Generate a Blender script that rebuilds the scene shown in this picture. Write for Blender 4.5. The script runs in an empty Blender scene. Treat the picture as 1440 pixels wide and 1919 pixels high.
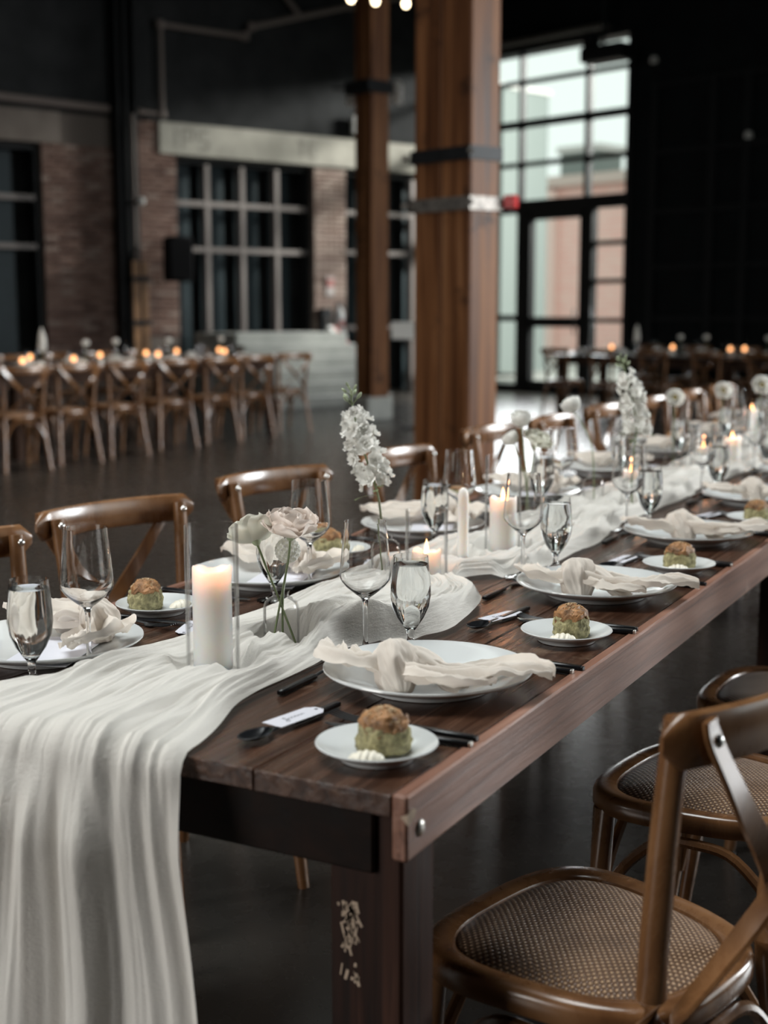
import bpy, math, random
import numpy as np
from mathutils import Vector, Matrix, noise
random.seed(7); RNG = np.random.default_rng(7)
SC = bpy.context.scene; COL = SC.collection
R_ = math.radians; PI = math.pi

# ------------------------------------------------------------------ camera
CAM = Vector((0.6257, -1.2334, 1.28))
YAW, PITCH = R_(27.93), math.atan(372.5 / 2500)
FH = Vector((-math.sin(YAW), math.cos(YAW), 0)); RT = Vector((math.cos(YAW), math.sin(YAW), 0)); UP = Vector((0, 0, 1))
fw = FH * math.cos(PITCH) - UP * math.sin(PITCH); cu = FH * math.sin(PITCH) + UP * math.cos(PITCH)
cd = bpy.data.cameras.new('camera'); cam = bpy.data.objects.new('camera', cd); COL.objects.link(cam)
cd.sensor_fit = 'HORIZONTAL'; cd.sensor_width = 24; cd.lens = 2500 / 1440 * 24
cd.clip_start = 0.05; cd.clip_end = 300
cd.dof.use_dof = True; cd.dof.focus_distance = 2.12; cd.dof.aperture_fstop = 2.8; cd.dof.aperture_blades = 0
m = Matrix((RT, cu, -fw)).transposed().to_4x4(); m.translation = CAM; cam.matrix_world = m
SC.camera = cam
# ------------------------------------------------------------------ world, lights, exposure
W = bpy.data.worlds.new('overcast_sky'); SC.world = W; W.use_nodes = True
bg = W.node_tree.nodes['Background']; bg.inputs[0].default_value = (0.90, 1.0, 0.95, 1); bg.inputs[1].default_value = 1.05
SC.view_settings.view_transform = 'Standard'; SC.view_settings.look = 'None'
SC.view_settings.exposure = 0.0; SC.view_settings.gamma = 1.0; SC.view_settings.use_curve_mapping = False
SC.cycles.use_denoising = True
SC.cycles.max_bounces = 14; SC.cycles.transmission_bounces = 12; SC.cycles.transparent_max_bounces = 16
SC.cycles.diffuse_bounces = 3; SC.cycles.glossy_bounces = 4
SC.cycles.sample_clamp_indirect = 3.0; SC.cycles.blur_glossy = 0.8
SC.cycles.caustics_reflective = False
def area(name, loc, target, sx, sy, watts, col, spread=180):
    l = bpy.data.lights.new(name, 'AREA'); l.shape = 'RECTANGLE'; l.size = sx; l.size_y = sy; l.energy = watts; l.color = col; l.spread = R_(spread)
    o = bpy.data.objects.new(name, l); COL.objects.link(o); o.location = loc
    o.rotation_euler = (Vector(target) - Vector(loc)).to_track_quat('-Z', 'Y').to_euler(); return o
DAY = (0.96, 0.99, 1.0)
# daylight entering the tall windows of the unseen right wall and near wall
area('daylight_right_window', (7.1, 4.6, 3.1), (0, 3.6, 0.4), 4.0, 3.2, 40, DAY, 130)
area('daylight_right_far_window', (7.1, 10.6, 3.2), (-1, 6.0, 0.4), 4.0, 3.4, 650, DAY, 110)
area('daylight_near_window', (-6.0, -7.6, 3.2), (-1.0, 0.5, 0.7), 4.5, 3.2, 150, (1.0, 0.965, 0.93), 100)
area('overhead_light', (-2.0, 0.4, 6.75), (-1.7, 0.8, 0), 3.0, 4.0, 185, (0.97, 1.0, 0.99), 120)
area('overhead_light', (-6.0, 7.5, 6.75), (-6.0, 7.0, 0), 3.0, 4.0, 80, (1.0, 0.84, 0.72), 95)  # warm fill added over the left hall to lift its floor and tables
area('daylight_back_window', (-7.1, 18.7, 2.0), (-8.6, 11.0, -1.5), 2.3, 2.0, 110, DAY, 120)
area('daylight_yard', (-1.5, 22.9, 6.85), (-8.9, 17.2, 4.2), 2.4, 1.1, 5200, (1.0, 0.97, 0.92))

# ------------------------------------------------------------------ helpers
class MB:
    def __init__(s): s.v = []; s.f = []
    def add(s, vs, fs):
        n = len(s.v); s.v += [tuple(p) for p in vs]; s.f += [tuple(i + n for i in f) for f in fs]; return s
    def box(s, c, d, rot=None):
        x, y, z = d[0] / 2, d[1] / 2, d[2] / 2
        vs = [Vector((a * x, b * y, e * z)) for e in (-1, 1) for a, b in ((-1, -1), (1, -1), (1, 1), (-1, 1))]
        if rot is not None: vs = [rot @ p for p in vs]
        vs = [p + Vector(c) for p in vs]
        return s.add(vs, [(3, 2, 1, 0), (4, 5, 6, 7), (0, 1, 5, 4), (1, 2, 6, 5), (2, 3, 7, 6), (3, 0, 4, 7)])
    def bbox(s, c, d, bv, rot=None):
        "box with chamfered edges"
        x, y, z = d[0] / 2, d[1] / 2, d[2] / 2; bv = min(bv, x * .9, y * .9, z * .9); vs = []; ix = {}
        for a in (-1, 1):
            for b in (-1, 1):
                for e in (-1, 1):
                    for k, p in enumerate(((a * x, b * (y - bv), e * (z - bv)), (a * (x - bv), b * y, e * (z - bv)), (a * (x - bv), b * (y - bv), e * z))):
                        ix[a, b, e, k] = len(vs); vs.append(Vector(p))
        fs = []
        for a in (-1, 1):
            fs.append([ix[a, b, e, 0] for b, e in ((-1, -1), (1, -1), (1, 1), (-1, 1))][::a])
            fs.append([ix[b, a, e, 1] for b, e in ((-1, -1), (1, -1), (1, 1), (-1, 1))][::-a])
            fs.append([ix[b, e, a, 2] for b, e in ((-1, -1), (1, -1), (1, 1), (-1, 1))][::a])
        for a in (-1, 1):
            for b in (-1, 1):
                fs.append((ix[a, b, -1, 0], ix[a, b, 1, 0], ix[a, b, 1, 1], ix[a, b, -1, 1])[::-a * b])
                fs.append((ix[a, -1, b, 0], ix[a, 1, b, 0], ix[a, 1, b, 2], ix[a, -1, b, 2])[::a * b])
                fs.append((ix[-1, a, b, 1], ix[1, a, b, 1], ix[1, a, b, 2], ix[-1, a, b, 2])[::-a * b])
                for e in (-1, 1): fs.append((ix[a, b, e, 0], ix[a, b, e, 1], ix[a, b, e, 2])[::a * b * e])
        if rot is not None: vs = [rot @ p for p in vs]
        return s.add([p + Vector(c) for p in vs], fs)
    def sweep(s, pts, rx, ry=None, up=(0, 0, 1), n=10, cap=True, power=2.0):
        pts = [Vector(p) for p in pts]; N = len(pts); ry = rx if ry is None else ry
        gx = rx if hasattr(rx, '__len__') else [rx] * N; gy = ry if hasattr(ry, '__len__') else [ry] * N
        vs = []; up = Vector(up)
        for i, p in enumerate(pts):
            t = (pts[min(i + 1, N - 1)] - pts[max(i - 1, 0)]).normalized()
            a = t.cross(up)
            if a.length < 1e-4: a = t.cross(Vector((1, 0.1, 0)))
            a.normalize(); b = a.cross(t).normalized()
            for j in range(n):
                q = 2 * PI * j / n; c, d = math.cos(q), math.sin(q)
                if power != 2: c = math.copysign(abs(c) ** (2 / power), c); d = math.copysign(abs(d) ** (2 / power), d)
                vs.append(p + a * c * gx[i] + b * d * gy[i])
        fs = [(i * n + j, i * n + (j + 1) % n, (i + 1) * n + (j + 1) % n, (i + 1) * n + j) for i in range(N - 1) for j in range(n)]
        if cap: fs += [tuple(range(n))[::-1], tuple((N - 1) * n + j for j in range(n))]
        return s.add(vs, fs)
    def lathe(s, prof, n=24, c=(0, 0, 0)):
        c = Vector(c); vs = []; rows = []
        for r, z in prof:
            if r < 1e-6: rows.append([len(vs)]); vs.append(c + Vector((0, 0, z)))
            else:
                rows.append([len(vs) + j for j in range(n)])
                vs += [c + Vector((r * math.cos(2 * PI * j / n), r * math.sin(2 * PI * j / n), z)) for j in range(n)]
        fs = []
        for a, b in zip(rows, rows[1:]):
            for j in range(n):
                k = (j + 1) % n
                if len(a) == 1 and len(b) == 1: continue
                if len(a) == 1: fs.append((a[0], b[k], b[j]))
                elif len(b) == 1: fs.append((a[j], a[k], b[0]))
                else: fs.append((a[j], a[k], b[k], b[j]))
        return s.add(vs, fs)
    def grid(s, P):
        P = np.asarray(P); a, b = P.shape[:2]; n = len(s.v)
        s.v += [tuple(p) for p in P.reshape(-1, 3)]
        s.f += [(n + i * b + j, n + i * b + j + 1, n + (i + 1) * b + j + 1, n + (i + 1) * b + j) for i in range(a - 1) for j in range(b - 1)]
        return s
    def mesh(s, name, mt, smooth=True, mts=None):
        me = bpy.data.meshes.new(name); me.from_pydata(s.v, [], s.f); me.update()
        if mt: me.materials.append(mt)
        if smooth:
            me.polygons.foreach_set('use_smooth', [True] * len(me.polygons))
            if smooth != 'all': me.set_sharp_from_angle(angle=R_(42))
        return me
    def build(s, name, mt, parent=None, smooth=True): return obj(name, s.mesh(name, mt, smooth), parent)
def obj(name, me, parent=None, loc=None, rotz=None):
    o = bpy.data.objects.new(name, me); COL.objects.link(o)
    if parent: o.parent = parent
    if loc is not None: o.location = loc
    if rotz is not None: o.rotation_euler = (0, 0, rotz)
    return o
def tag(o, label=None, cat=None, group=None, kind=None):
    for k, v in (('label', label), ('category', cat), ('group', group), ('kind', kind)):
        if v: o[k] = v
    return o
def thing(name, label, cat, loc=(0, 0, 0), rotz=0, group=None):
    return tag(obj(name, None, None, loc, rotz), label, cat, group)
def struct(name, mb, mt, label=None, parent=None, smooth=False):
    o = mb.build(name, mt, parent, smooth)
    if not parent: tag(o, label, None, None, 'structure')
    return o
def tree(o, out=None):
    return o
KIDS = {}
def dup(root, loc, rotz=0, label=None, group=None, scale=None, deep=True):
    r = root.copy(); COL.objects.link(r); r.location = loc; r.rotation_euler = (0, 0, rotz)
    if scale: r.scale = (scale,) * 3 if not hasattr(scale, '__len__') else scale
    if label: r['label'] = label
    if group: r['group'] = group
    if deep:
        for ch in root.children:
            c = ch.copy(); COL.objects.link(c); c.parent = r
            for g in ch.children:
                d = g.copy(); COL.objects.link(d); d.parent = c
    return r
ORD = ['nearest', 'second', 'third', 'fourth', 'fifth', 'sixth', 'seventh', 'eighth', 'ninth', 'tenth', 'eleventh', 'twelfth', 'thirteenth', 'fourteenth']
def bez(ps, n=12):
    "Catmull-Rom through points"
    ps = [Vector(p) for p in ps]; out = []
    for i in range(len(ps) - 1):
        a = ps[max(i - 1, 0)]; b = ps[i]; c = ps[i + 1]; d = ps[min(i + 2, len(ps) - 1)]
        for k in range(n):
            t = k / n; out.append(.5 * ((2 * b) + (c - a) * t + (2 * a - 5 * b + 4 * c - d) * t * t + (3 * b - a - 3 * c + d) * t ** 3))
    out.append(ps[-1]); return out
def lerp(a, b, t): return a + (b - a) * t

# ------------------------------------------------------------------ materials
def mat(name):
    mt = bpy.data.materials.new(name); mt.use_nodes = True; nt = mt.node_tree
    return mt, nt, nt.nodes['Principled BSDF']
def N(nt, typ, **kw):
    n = nt.nodes.new(typ)
    for k, v in kw.items():
        if k in n.inputs: n.inputs[k].default_value = v
        else: setattr(n, k, v)
    return n
def L(nt, a, b): nt.links.new(a, b)
def P(name, col, rough=.5, metal=0, spec=.5, noise_amt=0, noise_scale=8, bump=0, **kw):
    mt, nt, b = mat(name)
    b.inputs['Base Color'].default_value = (*col, 1); b.inputs['Roughness'].default_value = rough
    b.inputs['Metallic'].default_value = metal; b.inputs['Specular IOR Level'].default_value = spec
    for k, v in kw.items(): b.inputs[k].default_value = v
    if noise_amt or bump:
        tc = N(nt, 'ShaderNodeTexCoord'); no = N(nt, 'ShaderNodeTexNoise', Scale=noise_scale, Detail=6.0); L(nt, tc.outputs['Object'], no.inputs['Vector'])
        if noise_amt:
            rp = N(nt, 'ShaderNodeValToRGB'); e = rp.color_ramp.elements
            e[0].position = .3; e[0].color = (*[c * (1 - noise_amt) for c in col], 1); e[1].position = .7; e[1].color = (*[min(1, c * (1 + noise_amt)) for c in col], 1)
            L(nt, no.outputs[0], rp.inputs[0]); L(nt, rp.outputs[0], b.inputs['Base Color'])
        if bump:
            bp = N(nt, 'ShaderNodeBump', Strength=bump, Distance=.01); L(nt, no.outputs[0], bp.inputs['Height']); L(nt, bp.outputs[0], b.inputs['Normal'])
    return mt
def wood(name, cols, scale, rough=.35, bump=.15, wear=None, coat=0, rvar=.15, spec=.5):
    mt, nt, b = mat(name); tc = N(nt, 'ShaderNodeTexCoord'); oi = N(nt, 'ShaderNodeObjectInfo')
    mp = N(nt, 'ShaderNodeMapping'); mp.inputs['Scale'].default_value = scale
    ad = N(nt, 'ShaderNodeVectorMath', operation='ADD'); sc = N(nt, 'ShaderNodeVectorMath', operation='SCALE'); sc.inputs[3].default_value = 1.0
    cb = N(nt, 'ShaderNodeCombineXYZ'); mu = N(nt, 'ShaderNodeMath', operation='MULTIPLY'); mu.inputs[1].default_value = 17
    L(nt, oi.outputs['Random'], mu.inputs[0]); L(nt, mu.outputs[0], cb.inputs[0]); L(nt, mu.outputs[0], cb.inputs[1])
    L(nt, tc.outputs['Object'], ad.inputs[0]); L(nt, cb.outputs[0], ad.inputs[1]); L(nt, ad.outputs[0], mp.inputs[0])
    no = N(nt, 'ShaderNodeTexNoise', Scale=1.0, Detail=8.0, Roughness=.62, Distortion=.6); L(nt, mp.outputs[0], no.inputs['Vector'])
    rp = N(nt, 'ShaderNodeValToRGB'); el = rp.color_ramp.elements
    el[0].position = .3; el[0].color = (*cols[0], 1); el[1].position = .72; el[1].color = (*cols[-1], 1)
    for i, c in enumerate(cols[1:-1]):
        q = el.new(.3 + .42 * (i + 1) / (len(cols) - 1)); q.color = (*c, 1)
    L(nt, no.outputs[0], rp.inputs[0]); out = rp.outputs[0]
    if wear:
        n2 = N(nt, 'ShaderNodeTexNoise', Scale=wear[1], Detail=5.0, Roughness=.7); L(nt, ad.outputs[0], n2.inputs['Vector'])
        r2 = N(nt, 'ShaderNodeValToRGB'); r2.color_ramp.elements[0].position = wear[2]; r2.color_ramp.elements[1].position = wear[2] + .12
        mx = N(nt, 'ShaderNodeMix', data_type='RGBA'); mx.inputs[7].default_value = (*wear[0], 1)
        L(nt, n2.outputs[0], r2.inputs[0]); L(nt, r2.outputs[0], mx.inputs[0]); L(nt, out, mx.inputs[6]); out = mx.outputs[2]
    L(nt, out, b.inputs['Base Color'])
    mr = N(nt, 'ShaderNodeMapRange'); mr.inputs[3].default_value = rough - rvar; mr.inputs[4].default_value = rough + rvar
    L(nt, no.outputs[0], mr.inputs[0]); L(nt, mr.outputs[0], b.inputs['Roughness'])
    b.inputs['Specular IOR Level'].default_value = spec; b.inputs['Coat Weight'].default_value = coat; b.inputs['Coat Roughness'].default_value = .15
    bp = N(nt, 'ShaderNodeBump', Strength=bump, Distance=.004); L(nt, no.outputs[0], bp.inputs['Height']); L(nt, bp.outputs[0], b.inputs['Normal'])
    return mt
def cloth(name, col, trans=.3, sheer=0, fine=(900, 60, 900), bump=.25):
    mt, nt, b = mat(name); nt.nodes.remove(b); out = nt.nodes['Material Output']
    d = N(nt, 'ShaderNodeBsdfDiffuse'); d.inputs[0].default_value = (*col, 1)
    t = N(nt, 'ShaderNodeBsdfTranslucent'); t.inputs[0].default_value = (*col, 1)
    mx = N(nt, 'ShaderNodeMixShader'); mx.inputs[0].default_value = trans; L(nt, d.outputs[0], mx.inputs[1]); L(nt, t.outputs[0], mx.inputs[2])
    tc = N(nt, 'ShaderNodeTexCoord'); mp = N(nt, 'ShaderNodeMapping'); mp.inputs['Scale'].default_value = fine
    no = N(nt, 'ShaderNodeTexNoise', Scale=.08, Detail=6.0, Roughness=.65); L(nt, tc.outputs['Object'], mp.inputs[0]); L(nt, mp.outputs[0], no.inputs['Vector'])
    bp = N(nt, 'ShaderNodeBump', Strength=bump, Distance=.004); L(nt, no.outputs[0], bp.inputs['Height'])
    L(nt, bp.outputs[0], d.inputs['Normal']); L(nt, bp.outputs[0], t.inputs['Normal'])
    fin = mx.outputs[0]
    if sheer:
        tr = N(nt, 'ShaderNodeBsdfTransparent'); m2 = N(nt, 'ShaderNodeMixShader'); m2.inputs[0].default_value = sheer
        L(nt, fin, m2.inputs[1]); L(nt, tr.outputs[0], m2.inputs[2]); fin = m2.outputs[0]
    L(nt, fin, out.inputs[0]); return mt
def glass(name, rough=0.0, ior=1.46, col=(1, 1, 1)):
    mt, nt, b = mat(name); b.inputs['Base Color'].default_value = (*col, 1); b.inputs['Roughness'].default_value = rough
    b.inputs['IOR'].default_value = ior; b.inputs['Transmission Weight'].default_value = 1; return mt
def thinglass(name, col=(1, 1, 1), gl=.06):
    mt, nt, b = mat(name); nt.nodes.remove(b); out = nt.nodes['Material Output']
    t = N(nt, 'ShaderNodeBsdfTransparent'); t.inputs[0].default_value = (*col, 1); g = N(nt, 'ShaderNodeBsdfGlossy', Roughness=.02)
    fr = N(nt, 'ShaderNodeLayerWeight', Blend=.12); mx = N(nt, 'ShaderNodeMixShader')
    ad = N(nt, 'ShaderNodeMath', operation='MULTIPLY'); ad.inputs[1].default_value = .55
    L(nt, fr.outputs['Fresnel'], ad.inputs[0]); L(nt, ad.outputs[0], mx.inputs[0]); L(nt, t.outputs[0], mx.inputs[1]); L(nt, g.outputs[0], mx.inputs[2]); L(nt, mx.outputs[0], out.inputs[0]); return mt
def emit(name, col, s):
    mt, nt, b = mat(name); b.inputs['Base Color'].default_value = (0, 0, 0, 1); b.inputs['Emission Color'].default_value = (*col, 1); b.inputs['Emission Strength'].default_value = s; return mt

M = {}
M['chair'] = wood('chair_wood', [(.085, .035, .014), (.185, .085, .034), (.275, .138, .060)], (9, 9, 5), .27, .05, wear=((.28, .16, .09), 14, .72), coat=.35)
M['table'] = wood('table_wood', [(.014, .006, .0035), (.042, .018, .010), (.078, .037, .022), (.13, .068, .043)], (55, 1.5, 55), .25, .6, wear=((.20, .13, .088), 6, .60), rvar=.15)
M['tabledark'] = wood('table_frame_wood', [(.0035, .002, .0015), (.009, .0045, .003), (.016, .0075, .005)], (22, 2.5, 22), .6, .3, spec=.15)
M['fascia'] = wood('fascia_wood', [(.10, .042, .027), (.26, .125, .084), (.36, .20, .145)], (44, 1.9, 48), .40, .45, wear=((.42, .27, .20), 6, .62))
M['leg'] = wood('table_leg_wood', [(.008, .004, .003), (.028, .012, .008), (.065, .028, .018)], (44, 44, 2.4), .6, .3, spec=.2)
M['bare'] = P('bare_splintered_wood', (.52, .40, .30), .8, noise_amt=.2, noise_scale=60)
M['beam'] = wood('timber_post_wood', [(.028, .010, .005), (.105, .040, .015), (.20, .085, .034), (.27, .135, .066)], (13, 13, .5), .5, .8, wear=((.022, .010, .006), 2.6, .58), spec=.2)
M['steel'] = P('black_steel', (.010, .011, .012), .5, .2, spec=.25, noise_amt=.3, noise_scale=20)
M['worn_steel'] = P('worn_grey_steel', (.16, .145, .13), .45, .5, noise_amt=.5, noise_scale=30, bump=.2)
M['silver'] = P('silver_metal', (.75, .73, .70), .25, 1.0)
M['bolt'] = P('bolt_metal', (.62, .60, .56), .35, .9)
M['black'] = P('black_matte_cutlery', (.012, .013, .015), .28, .3)
M['porcelain'] = P('white_porcelain', (.68, .70, .70), .12, spec=.6)
M['paper'] = P('white_card', (.66, .66, .72), .7)
M['ink'] = P('grey_ink', (.06, .06, .08), .7)
M['napkin'] = cloth('cream_gauze_napkin', (.80, .735, .665), .25, 0, (260, 260, 260), .3)
M['runner'] = cloth('white_gauze_runner', (.80, .770, .72), .16, .05, (2600, 260, 2600), .45)
M['glass'] = glass('clear_glass'); M['water'] = glass('drinking_water', 0, 1.333, (.97, 1, 1)); M['thin'] = thinglass('thin_clear_glass')
M['pane'] = thinglass('window_pane_glass', (.985, 1, .99))
wx, nt, b = mat('candle_wax'); b.inputs['Base Color'].default_value = (.80, .805, .79, 1); b.inputs['Roughness'].default_value = .45
b.inputs['Subsurface Weight'].default_value = 1; b.inputs['Subsurface Radius'].default_value = (1.0, .70, .52); b.inputs['Subsurface Scale'].default_value = .038; M['wax'] = wx
M['flame'] = emit('candle_flame', (1, .45, .16), 8); M['wick'] = P('burnt_wick', (.02, .015, .01), .9)
M['petal'] = cloth('white_petal', (.92, .91, .87), .32, 0, (300, 300, 300), .15); M['petalpink'] = cloth('blush_white_petal', (.86, .78, .72), .35, 0, (300, 300, 300), .15)
M['petalgreen'] = cloth('greenish_cream_petal', (.85, .84, .76), .45, 0, (300, 300, 300), .15)
M['stem'] = P('green_stem', (.16, .20, .09), .5); M['bud'] = P('pale_green_bud', (.33, .38, .24), .55); M['leafm'] = P('green_leaf', (.20, .25, .12), .5)
M['anther'] = P('dark_flower_centre', (.22, .17, .05), .8)
M['crumb'] = P('green_herb_crumb', (.35, .315, .165), .9, noise_amt=.5, noise_scale=110, bump=1.0)
M['crust'] = P('baked_brown_crust', (.30, .145, .055), .5, noise_amt=.65, noise_scale=70, bump=.9)
M['seed'] = P('toasted_seed', (.55, .40, .24), .6); M['butter'] = P('whipped_butter', (.85, .80, .68), .4)

def rattan():
    mt, nt, b = mat('woven_rattan'); tc = N(nt, 'ShaderNodeTexCoord'); sx = N(nt, 'ShaderNodeSeparateXYZ'); L(nt, tc.outputs['Object'], sx.inputs[0])
    def mth(op, a, c):
        n = N(nt, 'ShaderNodeMath', operation=op)
        for i, q in enumerate((a, c)):
            if q is None: continue
            if isinstance(q, (int, float)): n.inputs[i].default_value = q
            else: L(nt, q, n.inputs[i])
        return n.outputs[0]
    f = 2 * PI / .0105
    a = mth('SINE', mth('MULTIPLY', sx.outputs[0], f), None); c = mth('SINE', mth('MULTIPLY', sx.outputs[1], f), None)
    w = mth('ADD', mth('MULTIPLY', mth('MULTIPLY', a, c), .5), .5)
    g = mth('MULTIPLY', mth('ABSOLUTE', a, None), mth('ABSOLUTE', c, None)); g = mth('POWER', g, .5)
    no = N(nt, 'ShaderNodeTexNoise', Scale=9.0, Detail=4.0); L(nt, tc.outputs['Object'], no.inputs['Vector'])
    rp = N(nt, 'ShaderNodeValToRGB'); e = rp.color_ramp.elements
    e[0].position = .15; e[0].color = (.016, .008, .004, 1); e[1].position = .95; e[1].color = (.62, .42, .26, 1); q = e.new(.55); q.color = (.17, .085, .042, 1)
    h = mth('MULTIPLY', mth('ADD', mth('MULTIPLY', w, .7), mth('MULTIPLY', g, .4)), mth('ADD', no.outputs[0], .45))
    L(nt, h, rp.inputs[0]); L(nt, rp.outputs[0], b.inputs['Base Color']); b.inputs['Roughness'].default_value = .45
    bp = N(nt, 'ShaderNodeBump', Strength=.9, Distance=.003); L(nt, mth('ADD', w, g), bp.inputs['Height']); L(nt, bp.outputs[0], b.inputs['Normal']); return mt
M['rattan'] = rattan()

def floor_mat():
    mt, nt, b = mat('polished_concrete'); tc = N(nt, 'ShaderNodeTexCoord')
    n1 = N(nt, 'ShaderNodeTexNoise', Scale=.5, Detail=8.0, Roughness=.6); n2 = N(nt, 'ShaderNodeTexNoise', Scale=14.0, Detail=6.0)
    L(nt, tc.outputs['Object'], n1.inputs['Vector']); L(nt, tc.outputs['Object'], n2.inputs['Vector'])
    rp = N(nt, 'ShaderNodeValToRGB'); e = rp.color_ramp.elements; e[0].position = .3; e[0].color = (.021, .0195, .0175, 1); e[1].position = .7; e[1].color = (.046, .040, .034, 1)
    L(nt, n1.outputs[0], rp.inputs[0]); L(nt, rp.outputs[0], b.inputs['Base Color'])
    mr = N(nt, 'ShaderNodeMapRange'); mr.inputs[3].default_value = .20; mr.inputs[4].default_value = .34; L(nt, n2.outputs[0], mr.inputs[0]); L(nt, mr.outputs[0], b.inputs['Roughness'])
    bp = N(nt, 'ShaderNodeBump', Strength=.02, Distance=.01); L(nt, n2.outputs[0], bp.inputs['Height']); L(nt, bp.outputs[0], b.inputs['Normal']); return mt
M['floor'] = floor_mat()
M['wallblack'] = P('black_painted_wall', (.034, .035, .036), .85, spec=.03, noise_amt=.2, noise_scale=3)
M['wallback'] = P('black_back_wall', (.008, .010, .011), .75, spec=.1, noise_amt=.2, noise_scale=3)
M['ceil'] = P('black_ceiling', (.012, .012, .013), .9, spec=.1)
M['teal'] = P('dark_teal_panel', (.022, .036, .042), .5, spec=.2, noise_amt=.15, noise_scale=2)
M['doordark'] = P('black_door_panel', (.012, .0135, .015), .6, spec=.15)
M['muntin'] = P('grey_brown_muntin', (.17, .145, .135), .6)
M['frameblack'] = P('black_window_frame', (.010, .011, .012), .55, spec=.2)
M['mortar'] = P('brick_mortar', (.14, .115, .10), .95)
M['pipe'] = P('dull_pink_grey_pipe', (.17, .135, .12), .6)
def concrete(name, c0, c1, sc=2.5):
    mt, nt, b = mat(name); tc = N(nt, 'ShaderNodeTexCoord'); n1 = N(nt, 'ShaderNodeTexNoise', Scale=sc, Detail=7.0, Roughness=.65); L(nt, tc.outputs['Object'], n1.inputs['Vector'])
    rp = N(nt, 'ShaderNodeValToRGB'); e = rp.color_ramp.elements; e[0].position = .35; e[0].color = (*c0, 1); e[1].position = .65; e[1].color = (*c1, 1)
    L(nt, n1.outputs[0], rp.inputs[0]); L(nt, rp.outputs[0], b.inputs['Base Color']); b.inputs['Roughness'].default_value = .85; return mt
M['lintel'] = concrete('pale_concrete_lintel', (.26, .25, .215), (.36, .345, .30)); M['lintel2'] = concrete('brown_concrete_lintel', (.16, .13, .11), (.21, .175, .15))
M['conc'] = concrete('light_concrete', (.36, .37, .35), (.48, .49, .46))
def brick_mat(name, cols):
    mt, nt, b = mat(name); oi = N(nt, 'ShaderNodeObjectInfo'); rp = N(nt, 'ShaderNodeValToRGB'); e = rp.color_ramp.elements
    e[0].color = (*cols[0], 1); e[1].color = (*cols[-1], 1)
    for i, c in enumerate(cols[1:-1]): q = e.new((i + 1) / (len(cols) - 1)); q.color = (*c, 1)
    L(nt, oi.outputs['Random'], rp.inputs[0]); L(nt, rp.outputs[0], b.inputs['Base Color']); b.inputs['Roughness'].default_value = .9; return mt
M['brick'] = brick_mat('red_brown_brick', [(.085, .045, .035), (.15, .085, .065), (.20, .125, .10), (.12, .065, .05), (.26, .19, .16)])
M['brick2'] = brick_mat('pale_brown_brick', [(.17, .115, .095), (.24, .175, .15), (.30, .235, .20), (.20, .14, .115)])
M['dullred'] = P('faded_red', (.28, .10, .09), .7); M['noticewhite'] = P('grey_white_notice', (.30, .27, .26), .8)
M['red'] = P('red_plastic', (.55, .03, .03), .4); M['bulb'] = emit('warm_bulb', (1, .80, .52), 9)
M['exitlit'] = emit('lit_exit_sign', (.9, .16, .12), .75); M['signwhite'] = P('sign_white', (.6, .6, .58), .5)
M['ladder'] = P('orange_timber', (.30, .15, .06), .5, noise_amt=.3); M['extgrey'] = P('extinguisher_grey', (.33, .33, .33), .4)
M['votive'] = emit('votive_glow', (1, .45, .18), 3.4); M['linen'] = P('white_linen_far', (.72, .70, .66), .8)
M['fartable'] = P('far_table_wood', (.05, .026, .017), .35)

# ================================================================== the room
class Wall:
    def __init__(s, o, d): s.o = Vector(o); s.d = Vector((*d, 0)).normalized(); s.n = s.d.cross(UP); s.a = math.atan2(s.d.y, s.d.x); s.q = Matrix.Rotation(s.a, 3, 'Z')
    def p(s, a, z, d=0): return s.o + s.d * a + s.n * d + UP * z
    def box(s, mb, s0, s1, z0, z1, d0, d1): return mb.box(s.p((s0 + s1) / 2, (z0 + z1) / 2, (d0 + d1) / 2), (abs(s1 - s0), abs(d1 - d0), z1 - z0), s.q)
LW = Wall((-11.3627, 14.4936, 0), (.42688, .90431)); BW = Wall((-6.9204, 18.9189, 0), (.94625, -.32342))
CORNER = LW.p(5.66, 0); A1 = LW.p(-25, 0); A2 = BW.p(15, 0); TOP = 6.9
mb = MB(); mb.box((-7, 5, -.1), (36, 36, .2)); struct('floor', mb, M['floor'], 'dark polished concrete floor of the hall')
SKY = ((-3.5, -1.6, -.5, 2.4), (-7.5, 5.5, -4.5, 9.5))   # skylight opening and one added above the warm fill lamp, x0 y0 x1 y1
mb = MB(); xs_ = (-25, -7.5, -4.5, -3.5, -.5, 11); ys_ = (-13, -1.6, 2.4, 5.5, 9.5, 23)
for i in range(5):
    for j in range(5):
        cx_, cy_ = (xs_[i] + xs_[i + 1]) / 2, (ys_[j] + ys_[j + 1]) / 2
        if not any(a < cx_ < c and b < cy_ < d for a, b, c, d in SKY): mb.box((cx_, cy_, TOP + .1), (xs_[i + 1] - xs_[i], ys_[j + 1] - ys_[j], .2))
struct('ceiling', mb, M['ceil'], 'black unlit ceiling high above the hall')
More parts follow.
